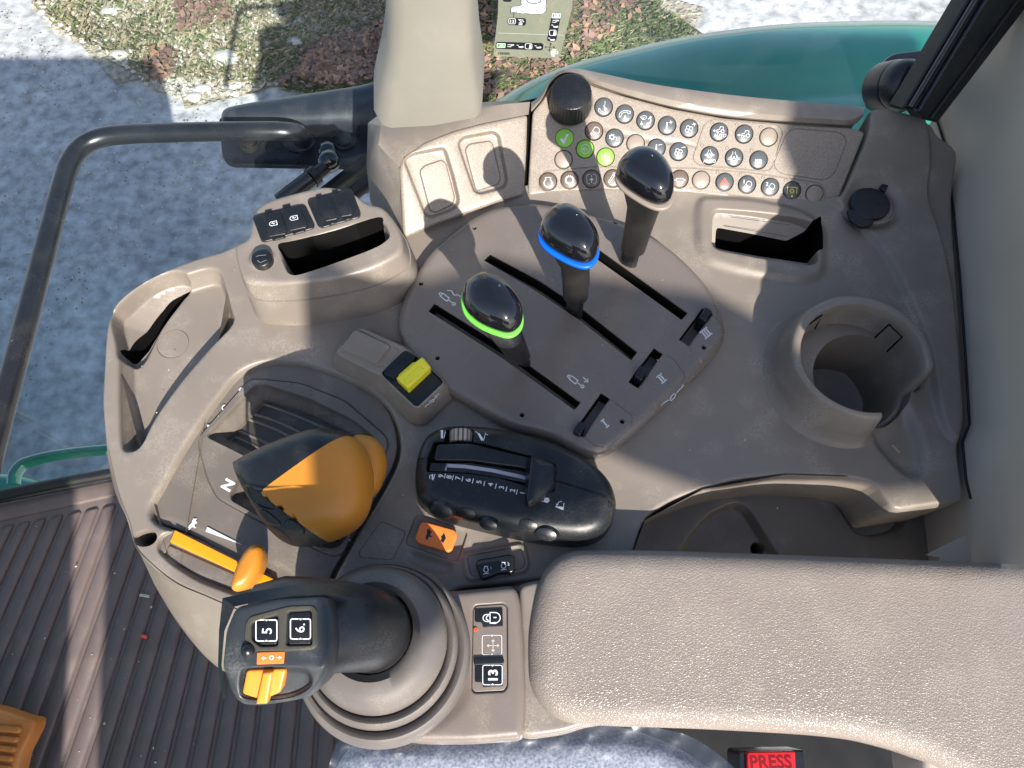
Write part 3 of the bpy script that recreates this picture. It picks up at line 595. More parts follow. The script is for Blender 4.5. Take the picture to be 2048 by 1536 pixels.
# ---- three levers
def lever(name, lab, outline, ring, z, sleeve, bar, ringdz=.007, ringpx=(3.5, (-1, 6)), topm='gloss'):
    fz = flat(z); c = fz.uv(*np.mean(np.array(outline), 0)); t = thing(name, P(*bar[-1][:3]), lab, 'lever', 'hydraulic levers in the lever plate')
    o_ = spl(fz.pl(outline), 5)
    puff('knob_cap', fz, o_, [(.93, -.004), (.985, -.002), (1, .001)]+[(math.cos(R(a))**.62, .001+.0165*math.sin(R(a))) for a in (6, 14, 23, 32, 42, 52, 62, 72, 81, 87, 89.5)], M[topm], t)
    cx = np.mean(np.array(outline), 0); f2 = flat(z-ringdz+.004)
    o2 = [(cx[0]+(a-cx[0])*1.045+ringpx[1][0], cx[1]+(b-cx[1])*1.045+ringpx[1][1]) for a, b in outline]
    relief('colour_ring', f2, spl(f2.pl(o2), 5), [], M[ring], t, edge=dome(.0012, 4), edge_h=.0015, step=.004, skirt=((0, -.0012), (.0015, -.003)), loopstep=.002)
    o3 = [(a*.88+cx[0]*.12, b*.88+cx[1]*.12) for a, b in o2]
    s0 = [Vector(P(*sleeve[0][:3])), Vector(P(*sleeve[1][:3])), Vector(P(*sleeve[2][:3]))]
    f3 = flat(z-ringdz)
    ringtop = [f3.w(*q_, 0) for q_ in spl(f3.pl(o3), 3)]; n = len(ringtop); cc = sum(ringtop, Vector())/n
    def ringat(p, r, r2):
        out = []
        for v in ringtop:
            dd = (v-cc); a = math.atan2(dd.y, dd.x); out.append(p+Vector((math.cos(a)*r, math.sin(a)*r2, 0)))
        return out
    m1 = (cc*.55+s0[0]*.45)+Vector((0, 0, -.006))
    skin('sleeve', [ringtop, [v*.86+m1*.14+Vector((0, 0, -.004)) for v in ringtop], ringat(s0[0], sleeve[0][3], sleeve[0][3]*.9), ringat(s0[1], sleeve[1][3], sleeve[1][3]*.85), ringat(s0[2], sleeve[2][3]*1.02, sleeve[2][3]*.85), ringat(s0[2]+Vector((0, 0, -.002)), sleeve[2][3]*.9, sleeve[2][3]*.7), ringat(s0[2]+Vector((0, 0, -.003)), .001, .001)], M['rubber'], t, closed=True)
    tube('shaft', [P(*b[:3]) for b in bar], [b[3] for b in bar], M['black'], t, n=12, ry=.5, flatn=(.5, .86, 0))
z7 = lambda pts: [(780+a*.3418, 400+b*.3418) for a, b in pts]
lever('hydraulic_lever', 'nearest lever with a green ring under its glossy black knob', z7([(425, 570), (440, 505), (500, 457), (570, 445), (660, 485), (735, 555), (775, 650), (765, 730), (705, 775), (620, 760), (520, 715), (448, 650)]), 'green', .122, [(1015, 672, .105, .0115), (1028, 695, .060, .0105), (1037, 712, .040, .0095)], [(1035, 700, .05, .0075), (1043, 714, .03, .0075), (1050, 728, -.005, .0075)])
lever('hydraulic_lever', 'middle lever with a bright blue ring under its glossy black knob', z7([(878, 185), (898, 115), (955, 62), (1035, 52), (1115, 88), (1190, 165), (1222, 245), (1212, 315), (1165, 362), (1090, 355), (985, 305), (905, 245)]), 'blue', .139, [(1150, 530, .100, .0115), (1152, 562, .072, .0112), (1151, 592, .045, .0105)], [(1150, 585, .05, .0085), (1149, 605, .03, .0085), (1149, 628, -.005, .0085)], ringpx=(3.5, (-1, 8)))
lever('hydraulic_lever', 'farthest lever with a taupe ring and scuffed black sleeve, standing over the button panel', [(1233, 345), (1238, 327), (1255, 311), (1275, 305), (1300, 309), (1323, 325), (1339, 347), (1347, 372), (1341, 398), (1323, 407), (1300, 402), (1268, 384), (1242, 364)], 'ringt', .147, [(1287, 415, .103, .0130), (1277, 455, .072, .0118), (1266, 497, .038, .0108)], [(1264, 490, .042, .0088), (1258, 515, .022, .0088), (1250, 545, -.005, .0088)], ringpx=(3.5, (0, 9)))
# ================================================================== PICK-UP HITCH MODULE
HM = flat(.032)
hq = lambda pts, r=0: (rnd(HM.pl(pts), r) if r else HM.pl(pts))
hitch = thing('hitch_control_module', P(1030, 970, 0), 'black oval control module with a scale from nine to one and a sliding draft lever', 'control module')
hout = spl(hq([(828, 975), (829, 918), (845, 872), (873, 851), (917, 843), (1000, 850), (1097, 875), (1170, 908), (1216, 947), (1234, 986), (1234, 1020), (1214, 1055), (1180, 1072), (1134, 1074), (1048, 1062), (951, 1040), (880, 1020), (843, 1000)]), 5)
trk = hq([(868, 884), (905, 882), (960, 886), (1060, 912), (1112, 930), (1108, 984), (1060, 974), (1000, 956), (940, 947), (852, 943), (855, 915)], .002)
relief('housing', HM, hout, [
    Feat(trk, [(-.0004, 0), (0, .2), (.0004, 1)], add=-.005, mat=(1, .0003)),
    Feat(hq([(893, 856), (947, 858), (946, 884), (888, 882)], .001), [(-.0003, 0), (.0003, 1)], add=-.006, mat=(1, .0002)),
    groove(hq([(829, 913), (848, 915), (848, 917), (829, 915)]), .0004, .0005),
    groove(hq([(1114, 961), (1216, 992), (1228, 1003), (1229, 1005), (1215, 995), (1113, 963)]), .0004, .0006)], [M['satin'], M['shadeblk']], hitch,
    edge=dome(.013, 8), edge_h=.014, step=.005, skirt=((0, -.010), (-.0015, -.022)))
lathe_f = HM
plate('lever_shroud', HM, hq([(875, 890), (940, 888), (1050, 914), (1098, 930), (1092, 950), (1040, 935), (940, 922), (868, 921)], .002), .0015, M['satin'], hitch, r=.001, bot=-.006)
plate('scale_strip', HM, hq([(862, 925), (940, 925), (1040, 940), (1092, 957), (1088, 974), (1040, 962), (940, 945), (858, 941)], .001), -.0012, M['black'], hitch, r=.0004, bot=-.004)
ink('scale_bar', HM, -.0012, [(.0029, [(893, 931), (930, 933), (985, 941), (1040, 953), (1085, 967)]), (.0011, [(894, 929), (891, 941)])], M['greyp'], hitch, .003)
tw = thing('thumbwheel', HM.wp(920, 870), 'small ribbed taupe thumbwheel at the top of the black hitch module', 'thumbwheel')
twa = HM.wp(900, 871, -.006); twb = HM.wp(944, 873, -.006); cen_ = (twa+twb)/2; rad_ = (twb-twa).length*.56; ax = Vector((0, 1, 0))
for k in range(16):
    an = R(k*22.5); V = []; F = []
    for s in (-.0052, .0052):
        for a_, r_ in ((an-R(7), rad_*.93), (an-R(6), rad_), (an+R(6), rad_), (an+R(7), rad_*.93), (an, rad_*.6)):
            V.append(cen_+Vector((math.sin(a_)*r_, s*(1 if r_ < rad_ else .9), math.cos(a_)*r_-.004)))
    for j in range(5): F.append((j, (j+1) % 5, 5+(j+1) % 5, 5+j))
    F += [(0, 1, 2, 3, 4), (9, 8, 7, 6, 5)]
    if math.cos(an) > -.3: obj('rib', V, F, M['ribbed'], tw)
tube('wheel_core', [cen_+Vector((0, -.0048, -.004)), cen_+Vector((0, .0048, -.004))], rad_*.94, M['bbtn'], tw, n=32)
hn = [('9', 882, 952), ('8', 898, 954), ('7', 916, 956), ('6', 936, 960), ('5', 958, 964), ('4', 981, 969), ('3', 1003, 975), ('2', 1025, 981), ('1', 1045, 986)]
for s, x, y in hn: text('digit', HM, 0, s, x, y, .0056, 82, M['white'], hitch, bold=.0001)
for x, y in [(890, 952), (906, 955), (925, 958), (946, 962), (969, 967), (992, 972), (1013, 978), (1034, 984)]:
    ink('tick', HM, 0, [[(x+1, y-5), (x-1.5, y+5)]], M['white'], hitch, .0006)
def hik(lines, fills=(), w=.0005): ink('symbol', HM, 0, lines, M['white'], hitch, w, fills)
hik([[(891, 863), (888, 876)], [(880, 862), (885, 860)]], [[(882, 861), (886, 861), (886, 877), (882, 877)]])
hik([[(971, 866), (967, 882)], [(951, 863), (956, 867)], [(972, 868), (976, 870)]], [[(955, 867), (959, 866), (967, 879), (963, 882)]])
hik([[(870, 948), (867, 959)], spl([(860, 958), (859, 953), (862, 950)], 3, False)], [[(863, 949), (866, 948), (868, 960), (864, 960)]])
hik([[(1083, 1002), (1088, 1004)]], [[(1089, 995), (1098, 996), (1099, 1002), (1095, 1006), (1087, 1004)]])
hik([[(1128, 1006), (1126, 1020)], spl([(1124, 1003), (1118, 1004), (1115, 1009)], 3, False)], [[(1111, 1012), (1126, 1014), (1125, 1020), (1111, 1014)], [(1112, 1007), (1117, 1009), (1113, 1012)]])
def hfr(z, pts): return [P(a, b, z) for a, b in pts]
dl = thing('draft_lever', P(1085, 960, .03), 'black wedge shaped sliding lever standing across the scale of the hitch module', 'lever')
V = hfr(.030, [(1052, 918), (1104, 926), (1116, 940), (1112, 975), (1075, 1010), (1048, 1012), (1052, 980)])+hfr(.046, [(1060, 912), (1076, 914), (1110, 930), (1108, 968), (1072, 1008), (1056, 1016), (1049, 998)])+hfr(.052, [(1064, 914), (1070, 916), (1078, 930), (1074, 968), (1066, 998), (1056, 1008), (1054, 996)])
Fq = []
for i in range(2):
    for j in range(7): k = (j+1) % 7; Fq.append((i*7+k, i*7+j, i*7+7+j, i*7+7+k))
Fq.append(tuple(range(14, 21))[::-1])
db = obj('handle', V, Fq, M['satin'], dl)
bv = db.modifiers.new('b', 'BEVEL'); bv.width = .0012; bv.segments = 3; bv.limit_method = 'ANGLE'
HB = [((885, 1021), 24, 13), ((935, 1024), 19, 11), ((978, 1048), 19, 10), ((1055, 1049), 22, 11), ((1093, 1067), 22, 11)]
for (x, y), rx, ry in HB:
    ff = Frame(P(x, y-2, .0262), (math.cos(R(-14)), math.sin(R(-14)), 0), (.2, .75, .62)); r_ = rx*.00041
    lathe('side_button', ff, (0, .0), [(r_*1.18, -.007), (r_*1.12, .0005), (r_, .0014), (r_*.9, .0034), (r_*.6, .0042), (.00001, .0045)], M['satin'], hitch, n=24, sy=.66)
s1 = Frame(P(935, 1021, .024), (1, -.2, 0), (.2, .75, .62))
text('symbol', s1, .003, 'A', 934, 1024, .0055, 75, M['white'], hitch); ink('symbol', s1, .003, [[(974, 1044), (985, 1050)], [(970, 1048), (982, 1055)], [(985, 1044), (988, 1052)]], M['white'], hitch, .0009)
# ================================================================== YELLOW SPEED SWITCH BLOCK
YB = flat(.019)
yq = lambda pts, r=0: (rnd(YB.pl(pts), r) if r else YB.pl(pts))
yb = thing('transmission_switch_block', P(780, 760, 0), 'raised taupe block with a square blank pad and a yellow rocker in a black well', 'switch')
ytop = yq([(712, 655), (725, 654), (810, 693), (837, 714), (886, 759), (888, 768), (838, 816), (826, 815), (762, 752), (745, 745), (676, 710), (673, 699)], .004)
relief('block', YB, ytop, [Feat(yq([(714, 658), (781, 691), (800, 700), (775, 735), (750, 732), (680, 700)], .003), wall(.0004, .0004, .0003), add=-.0008),
    Feat(yq([(711, 659), (779, 691), (781, 697), (757, 729), (748, 731), (680, 699)], .003), wall(.0006, .0008, .0005), add=.0035),
    Feat(yq([(810, 700), (834, 712), (883, 757), (886, 765), (836, 812), (829, 811), (765, 750), (764, 744)], .003), [(-.0004, 0), (0, .2), (.0003, 1)], add=-.004, mat=(1, .0))],
    [M['beige'], M['black']], yb, edge=dome(.002, 4), edge_h=.002, step=.004, skirt=((-.003, -.006), (-.008, -.0175)))
plate('well_cover', YB, yq([(808, 703), (818, 703), (833, 714), (787, 759), (768, 748), (767, 742)], .002), .0005, M['black'], yb, r=.0006, bot=-.004)
for k, (pts, h) in enumerate([([(846, 717), (862, 736), (861, 741), (817, 783), (793, 760), (831, 728)], .006), ([(828, 725), (833, 730), (801, 757), (796, 753)], .0045)]):
    relief('yellow_rocker' if k == 0 else 'rocker_tab', YB, yq(pts, .0015), [groove(YB.pl([(838, 731), (852, 738), (812, 768), (808, 760)], h), .0006, .0005)] if k == 0 else [], M['yellow'], yb, base=lambda u, v: h+0*u, edge=dome(.0025, 5), edge_h=.003, step=.002, skirt=((0, -.008),), loopstep=.002)
YS = Frame(P(860, 800, .012), (.8, .6, 0), (-.4, .53, .75))
ink('symbol', flat(.0165), .0, [[(850, 815), (852, 811), (862, 806), (862, 801)], [(862, 801), (866, 799), (867, 803), (860, 806)], A(861, 804, 2.6, 0, 360, 10), [(867, 801), (869, 797), (871, 795)], A(872, 793, 2.2, 0, 360, 8), [(875, 789), (877, 787), (878, 790)]], M['cream'], yb, .0005)
# ================================================================== USB POD
UP_ = flat(.055)
uq = lambda pts, r=0: (rnd(UP_.pl(pts), r) if r else UP_.pl(pts))
pod = thing('charging_pod', P(620, 560, 0), 'raised taupe pod with charging sockets, a phone slot and a round button at its corner', 'socket pod')
po = spl(uq([(469, 505), (472, 487), (494, 474), (503, 440), (515, 413), (545, 396), (615, 377), (656, 371), (700, 381), (735, 404), (762, 411), (782, 430), (799, 457), (806, 490), (796, 510), (750, 535), (700, 550), (644, 561), (570, 569), (510, 568), (488, 560), (475, 530)]), 4)
def podT(u, v):
    a = UP_.uv(660, 468)[1]; return np.where(v > a-.0+(u-UP_.uv(660, 468)[0])*.27, -.02, -.045)
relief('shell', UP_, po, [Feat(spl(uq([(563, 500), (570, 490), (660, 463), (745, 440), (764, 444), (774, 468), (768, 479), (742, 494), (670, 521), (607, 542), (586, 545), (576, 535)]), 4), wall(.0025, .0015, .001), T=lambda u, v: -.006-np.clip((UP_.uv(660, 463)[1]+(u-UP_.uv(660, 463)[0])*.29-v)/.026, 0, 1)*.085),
    Feat(spl(flat(.035).pl([(571, 514), (600, 507), (680, 486), (764, 461), (768, 476), (742, 490), (670, 517), (607, 538), (586, 541), (577, 530)]), 4), [(-.0005, 0), (.0002, 1)], T=-.11, mat=(1, -.0005)),  # phone slot's shaded depth put in as black colour
    Feat(circ(UP_.uv(524, 519), .0105, 24, .95), wall(.003, .0015, .001), add=.004)], [M['beige'], M['shadeblk']], pod, edge=dome(.005, 6), edge_h=.005, step=.004,
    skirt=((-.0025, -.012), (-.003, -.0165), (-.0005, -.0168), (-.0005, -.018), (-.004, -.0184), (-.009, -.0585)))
US = [[(506, 438), (508, 432), (526, 427), (605, 409), (612, 412), (630, 450), (628, 458), (530, 485), (523, 483)], [(615, 405), (618, 398), (698, 378), (705, 382), (722, 426), (720, 436), (645, 457), (636, 453)]]
CP = [[[(527, 430), (559, 422), (574, 460), (571, 468), (538, 474)], [(562, 420), (598, 411), (615, 449), (612, 455), (580, 462)]], [[(630, 399), (656, 391), (677, 433), (674, 438), (651, 443)], [(662, 389), (689, 382), (707, 424), (704, 430), (682, 434)]]]
for k in range(2):
    b = plate('socket_base', UP_, uq(US[k], .003), .0015, M['satin'], pod, r=.001, bot=-.002)
    for j in range(2):
        c = plate('socket_cap', UP_, rnd(UP_.pl(CP[k][j], .0035), .001), .004, M['black'], pod, r=.0008, bot=-.0025, step=.003)
        lo, hi = CP[k][j][4], CP[k][j][3]; l0, h0 = CP[k][j][0], CP[k][j][1]
        m_ = lambda a, b_, t: (a[0]*(1-t)+b_[0]*t, a[1]*(1-t)+b_[1]*t)
        plate('cap_tab', UP_, UP_.pl([m_(lo, hi, .1), m_(lo, hi, .95), (m_(lo, hi, .95)[0]+1, m_(lo, hi, .95)[1]+6), (m_(lo, hi, .1)[0]+4, m_(lo, hi, .1)[1]+7)], .003), .003, M['black'], pod, r=.0005, bot=-.001, step=.003)
        plate('hinge_strap', UP_, UP_.pl([m_(l0, h0, .12), m_(l0, h0, .55), (m_(l0, h0, .55)[0]-2, m_(l0, h0, .55)[1]-8), (m_(l0, h0, .12)[0]-2, m_(l0, h0, .12)[1]-8)], .002), .002, M['black'], pod, r=.0005, bot=-.002, step=.003)
        if k == 0:
            x, y = (547, 447) if j == 0 else (588, 436)
            f = lambda a, b_: (x+a*.97+b_*.22, y-a*.22+b_*.97)
            ink('battery_symbol', UP_, .0041, [[f(-5, -4), f(7, -4), f(7, 4), f(-5, 4), f(-8, 1.5), f(-8, -1.5), f(-5, -4)], [f(-4, 0), f(-1, -2), f(0, 1), f(4, -1)]], M['white'], c, .0006)
        elif j == 0: text('embossed_word', UP_, .0041, 'AUX', 655, 417, .0038, 14, M['satin'], c)
        else: ink('embossed_symbol', UP_, .0041, [spl([(688, 396), (686, 404), (680, 410)], 3, False), A(690, 418, 3, 0, 300, 8)], M['satin'], c, .0005)
lathe('round_button', UP_, UP_.uv(523, 516, .007), [(.0088, .001), (.0088, .0065), (.0085, .0075), (.0078, .008), (.00001, .0081)], M['black'], pod, n=32)
ink('faint_symbol', UP_, .0081, [[(512, 513), (520, 511), (532, 510)], spl([(515, 521), (521, 525), (528, 522), (533, 520)], 3, False)], M['greyp'], pod, .0003)
# ================================================================== SHIFT GATE
GF = flat(-.012)
gq = lambda pts, r=0: (rnd(GF.pl(pts), r) if r else GF.pl(pts))
gate = thing('shift_gate', GF.wp(600, 950), 'grey brown shift gate panel lettered with N, sunk around the orange grip', 'shift gate')
win = gq([(414, 873), (511, 771), (531, 771), (620, 800), (704, 841), (750, 878), (735, 940), (690, 1080), (672, 1096), (632, 1091), (540, 1042), (466, 1001), (463, 990), (476, 958), (500, 915)], .005)
cplate = gq([(399, 873), (398, 892), (414, 955), (435, 996), (514, 1040), (651, 1108), (675, 1113), (690, 1105), (778, 890), (772, 872), (690, 802), (602, 767), (514, 758), (496, 762)], .006)
gouter = [(a, b) for a, b in offset(ccw(GF.pl([tuple(c) for c in spl([(300, 1034), (323, 966), (382, 866), (440, 784), (478, 742), (528, 722), (580, 722), (626, 730), (719, 768), (766, 805), (790, 850), (795, 905), (771, 964), (719, 1051), (672, 1135), (640, 1180), (540, 1170), (400, 1080)], 5)])), .001)]
relief('panel', GF, gouter, [Feat(cplate, wall(.001, .0008, .0006), add=.002), groove(cplate, .0009, .0009),
    Feat(gq([(335, 1035), (400, 1060), (470, 1090), (560, 1130), (640, 1180), (500, 1170), (310, 1060)], .004), soft(.006), add=-.001),
    Feat(win, wall(.0012, .0075, .0004), T=-.022, mat=(1, .0078))], [M['gate'], M['dkplas']], gate, edge=dome(.001, 2), edge_h=.001, step=.005, skirt=((0, -.006),))
W2 = flat(-.0335)
for ln in ([(520, 792), (590, 810), (676, 851), (706, 868)], [(512, 803), (580, 826), (660, 860)], [(497, 825), (560, 845), (630, 880)], [(489, 836), (550, 858), (610, 890)], [(470, 860), (520, 880), (570, 905)], [(462, 870), (500, 888), (550, 912)]):
    tube('cover_rib', [W2.wp(a, b) for a, b in spl(ln, 4, False)], .0014, M['gate'], gate, n=6, ry=.8)
text('letter', GF, .0021, 'N', 456, 970, .0125, 62, M['white'], gate, bold=.0005)
for s, x, y in (('E', 484, 780), ('C', 449, 816), ('A', 419, 853)): text('letter', GF, .0018, s, x, y, .0072, 60, M['white'], gate, bold=.0002)
# orange and black shift grip
SK = Frame(P(610, 980, .055), (1, 0, 0), (0, math.cos(R(4)), math.sin(R(4))))
kq = lambda pts: SK.pl(pts)
kO = ccw(spl(kq([(472, 938), (480, 924), (560, 884), (636, 860), (680, 862), (715, 878), (738, 915), (745, 960), (736, 1015), (710, 1055), (665, 1080), (612, 1090), (570, 1086), (535, 1062), (508, 1020), (488, 980)]), 5))
kc = np.mean(np.array(kO), 0); _t = [(math.atan2(b-kc[1], a-kc[0]), math.hypot(a-kc[0], b-kc[1])) for a, b in dense(kO, .001)]; _t.sort(); kth = [_t[-1][0]-2*math.pi]+[a for a, _ in _t]+[_t[0][0]+2*math.pi]; kr = [_t[-1][1]]+[b for _, b in _t]+[_t[0][1]]
def kdome(u, v):
    du, dv = u-kc[0], v-kc[1]; k = np.hypot(du, dv)/np.interp(np.arctan2(dv, du), kth, kr); k = np.clip(k, 0, 1); h = .030*(1-k**4.5)**.5
    a = np.array(SK.uv(530, 985)); b = np.array(SK.uv(700, 862)); n = np.array((-(b-a)[1], (b-a)[0])); n = n/np.linalg.norm(n)
    s = (u-a[0])*n[0]+(v-a[1])*n[1]; h = h-np.clip(s, 0, 1)*.0
    a = np.array(SK.uv(512, 980, .024)); b = np.array(SK.uv(632, 1070, .018)); n = np.array(((b-a)[1], -(b-a)[0])); n = n/np.linalg.norm(n)
    s = (u-a[0])*n[0]+(v-a[1])*n[1]; return np.where(s > 0, np.minimum(h, .024)-s*.55, h)
grip = thing('shift_grip', P(620, 990, 0), 'large orange and black shift lever grip standing in the shift gate', 'shift lever')
def clip(poly, a, b):                # keep the left side of a->b
    out = []; f = lambda p: (b[0]-a[0])*(p[1]-a[1])-(b[1]-a[1])*(p[0]-a[0])
    for i in range(len(poly)):
        p, q_ = poly[i], poly[(i+1) % len(poly)]; fp, fq = f(p), f(q_)
        if fp >= 0: out.append(p)
        if (fp >= 0) != (fq >= 0): t = fp/(fp-fq); out.append((p[0]+(q_[0]-p[0])*t, p[1]+(q_[1]-p[1])*t))
    return out
a1, b1 = SK.uv(519, 987, .026), SK.uv(690, 864, .026); a2, b2 = SK.uv(512, 980, .024), SK.uv(632, 1070, .018)
ext = lambda a, b: (tuple(np.array(a)-(np.array(b)-np.array(a))*3), tuple(np.array(b)+(np.array(b)-np.array(a))*3))
l1, l2 = ext(a1, b1), ext(a2, b2)
blackp = clip(clip(kO, *l1), *l2); faceL = clip(kO, *l2[::-1]); oranp = clip(clip(kO, *l1[::-1]), *l2)
sk_ = ((0, -.006), (.002, -.018), (.006, -.03))
relief('orange_shell', SK, dense(oranp, .004), [], M['orange'], grip, base=kdome, step=.0025, skirt=sk_)
relief('black_back', SK, dense(blackp, .004), [], M['rubber'] if 0 else M['satin'], grip, base=kdome, step=.0025, skirt=sk_)
relief('button_face', SK, dense(faceL, .004), [Feat(spl(SK.pl(p, .018), 4), wall(.0008, .0006, .0004), add=h) for p, h in (
    ([(497, 975), (520, 985), (552, 1012), (548, 1020), (520, 1012), (500, 994)], -.0015), ([(512, 1018), (535, 1022), (562, 1045), (558, 1052), (534, 1046), (514, 1030)], .001),
    ([(530, 1052), (552, 1054), (573, 1072), (568, 1080), (546, 1072)], .0012), ([(570, 1048), (585, 1040), (606, 1052), (612, 1064), (600, 1070), (578, 1062)], .0014))], M['rubber'], grip, base=kdome, step=.0025, skirt=sk_)
ink('mark', SK, .0165, [A(583, 1052, 3, 0, 300, 8)], M['red'], grip, .0006)
relief('orange_lobe', flat(.04), spl(flat(.04).pl([(700, 875), (735, 868), (760, 885), (770, 915), (765, 950), (748, 980), (715, 1000), (690, 950)]), 5), [], M['orange'], grip, base=lambda u, v: .008+0*u, edge=dome(.014, 7), edge_h=.014, step=.003, skirt=((0, -.004), (.004, -.02)))
tube('stem', [P(620, 1000, .04), P(640, 1010, -.03)], [.02, .018], M['black'], grip)
# ---------------- hand throttle
thr = thing('hand_throttle', P(430, 1110, 0), 'amber hand throttle lever with its long strip, by the front rim of the console', 'throttle')
TF = flat(-.0105)
plate('amber_strip', TF, rnd(TF.pl([(353, 1061), (343, 1085), (530, 1172), (556, 1162)]), .0008), .0035, M['oclear'], thr, r=.0008, bot=-.005)
plate('grey_cover', TF, TF.pl([(340, 1092), (325, 1112), (400, 1150), (465, 1178), (474, 1152)]), .0005, M['gate'], thr, r=.0004, bot=-.004)
plate('slot_edge', TF, TF.pl([(338, 1056), (350, 1062), (330, 1112), (318, 1106)]), .002, M['cream'] if 0 else M['gate'], thr, r=.0004, bot=-.004)
relief('lever_tab', flat(.016), spl(flat(.016).pl([(503, 1091), (521, 1091), (527, 1104), (523, 1130), (510, 1155), (492, 1174), (470, 1182), (463, 1172), (468, 1148), (484, 1112)]), 5), [], M['orange'], thr, base=lambda u, v: .007+0*u, edge=dome(.007, 6), edge_h=.008, step=.003, skirt=((0, -.004), (.003, -.02)))
ink('wedge_mark', GF, .0012, [], M['white'], gate, fills=[[(411, 1063), (415, 1054), (487, 1091)]])
def rabbit(x, y, s, fr, h, m, par, rot=0):
    pts = [(-11, 8), (-9, 3), (-4, -2), (-2, -8), (0, -12), (3, -11), (2, -7), (5, -12), (7, -11), (5, -6), (8, -4), (7, -1), (3, 0), (2, 5), (6, 8), (3, 9), (-2, 6), (-5, 8), (-8, 12), (-11, 12), (-9, 9)]
    c, n = math.cos(R(rot)), math.sin(R(rot)); ink('rabbit_symbol', fr, h, [], M[m], par, fills=[[(x+(a*c+b*n)*s, y+(-a*n+b*c)*s) for a, b in pts]])
rabbit(387, 1048, .95, GF, .0012, 'white', gate, 0)
# ================================================================== ROCKERS
OR = flat(-.0018)
orr = thing('speed_range_rocker', OR.wp(872, 1073), 'orange rocker switch with rabbit and turtle symbols', 'rocker switch')
plate('orange_rocker', OR, rnd(OR.pl([(841, 1046), (848, 1043), (909, 1060), (915, 1069), (904, 1099), (897, 1104), (836, 1086), (829, 1077)], .003), .0025), .0035, M['ored'], orr, r=.0012, bot=-.004, step=.003)
rabbit(858, 1068, .85, OR, .0037, 'black', orr, 20)
ink('turtle_symbol', OR, .0037, [], M['black'], orr, fills=[[(888, 1066), (890, 1070), (892, 1076), (889, 1082), (886, 1087), (884, 1084), (881, 1082), (883, 1078), (882, 1073), (885, 1071)]])
ER = flat(.0002)
er = thing('engine_speed_rocker', ER.wp(990, 1132), 'black rocker switch with two numbered engine symbols in a taupe bezel', 'rocker switch')
relief('rocker', ER, rnd(ER.pl([(951, 1128), (956, 1119), (1020, 1108), (1030, 1112), (1028, 1143), (1022, 1147), (998, 1147), (970, 1159), (961, 1158)], .005), .002), [], M['black'], er, base=lambda u, v: .0055+.0000*u+.09*np.abs(u-ER.uv(990, 1132)[0]), edge=dome(.0018, 4), edge_h=.002, step=.003, skirt=((0, -.008),))
for (x, y, s_) in ((973, 1139, '1'), (1008, 1131, '2')):
    hh = .0055+.09*abs(ER.uv(x, y)[0]-ER.uv(990, 1132)[0])+.0003
    ink('engine_symbol', ER, hh, [A(x-1, y+1, 4.6, 55, -235, 12)+[(x-3.5, y-3), (x-4, y-6), (x+2, y-6), (x+1.5, y-3)], [(x-6, y+9), (x+5, y+7.5)]], M['white'], er, .0006)
    text('engine_number', ER, hh+.0001, s_, x+9, y-3, .0032, 10, M['white'], er)
# ================================================================== 12V SOCKET CAP
sf = flat(.004); sc_ = thing('power_socket', sf.wp(1740, 412), 'black round power socket cap with a strap and thumb tab right of the button panel', 'socket')
soc = [(sf.uv(1738, 411)[0]+.0188*math.cos(a), sf.uv(1738, 411)[1]+.0178*math.sin(a)) for a in np.linspace(0, 2*math.pi, 48, endpoint=False)]
lathe('collar', sf, sf.uv(1746, 412), [(.021, -.006), (.021, .001), (.0195, .002), (.0185, 0)], M['beige'], sc_, n=40)
plate('cap', sf, soc, .004, M['black'], sc_, r=.0008, bot=-.005)
plate('thumb_tab', sf, rnd(sf.pl([(1694, 418), (1700, 440), (1722, 455), (1745, 452), (1748, 440), (1735, 425)], .003), .003), .0035, M['black'], sc_, r=.0006, bot=-.003)
plate('strap', sf, rnd(sf.pl([(1758, 376), (1768, 362), (1778, 367), (1770, 386)], .003), .001), .0042, M['black'], sc_, r=.0005, bot=-.003)
# ================================================================== JOYSTICK POD
JP = flat(.026)
jq = lambda pts, r=0: (rnd(JP.pl(pts), r) if r else JP.pl(pts))
jpod = thing('joystick_pod', P(850, 1320, 0), 'taupe pod ahead of the armrest carrying the rubber boot and a dusty switch strip', 'console pod')
jo = jq([(700, 1210), (800, 1185), (905, 1182), (1030, 1170), (1040, 1200), (1048, 1300), (1052, 1400), (1047, 1462), (1040, 1478), (940, 1486), (840, 1486), (740, 1472), (660, 1448), (628, 1425), (604, 1385), (620, 1300)], .010)
relief('shell', JP, jo, [Feat(jq([(945, 1218), (951, 1210), (1008, 1206), (1015, 1213), (1016, 1373), (1009, 1384), (948, 1387), (942, 1379)], .003), wall(.0012, .0006, .0004), add=-.0025),
    Feat(jq([(700, 1180), (870, 1180), (935, 1260), (935, 1400), (870, 1455), (740, 1462), (640, 1430), (590, 1350)], .04), soft(.012), add=-.003)],
    M['pod'], jpod, edge=dome(.006, 6), edge_h=.006, step=.005, skirt=((-.001, -.006), (-.003, -.022), (-.0015, -.0225), (-.002, -.05), (.006, -.07)))
boot_c = [(768, 1306, .022), (765, 1301, .040), (764, 1299, .044), (763, 1297, .0455), (762, 1294, .0445), (761, 1292, .040), (760, 1289, .047), (759, 1287, .053), (758, 1285, .0545), (757, 1283, .0535), (756, 1281, .049), (754, 1277, .056), (752, 1273, .065), (750, 1270, .069), (748, 1266, .0715), (744, 1262, .0725), (742, 1260, .068)]
boot_r = [176, 176, 173, 168, 162, 156, 159, 156, 151, 146, 141, 143, 136, 128, 116, 98, 86]
V = []; F = []; nb = 64
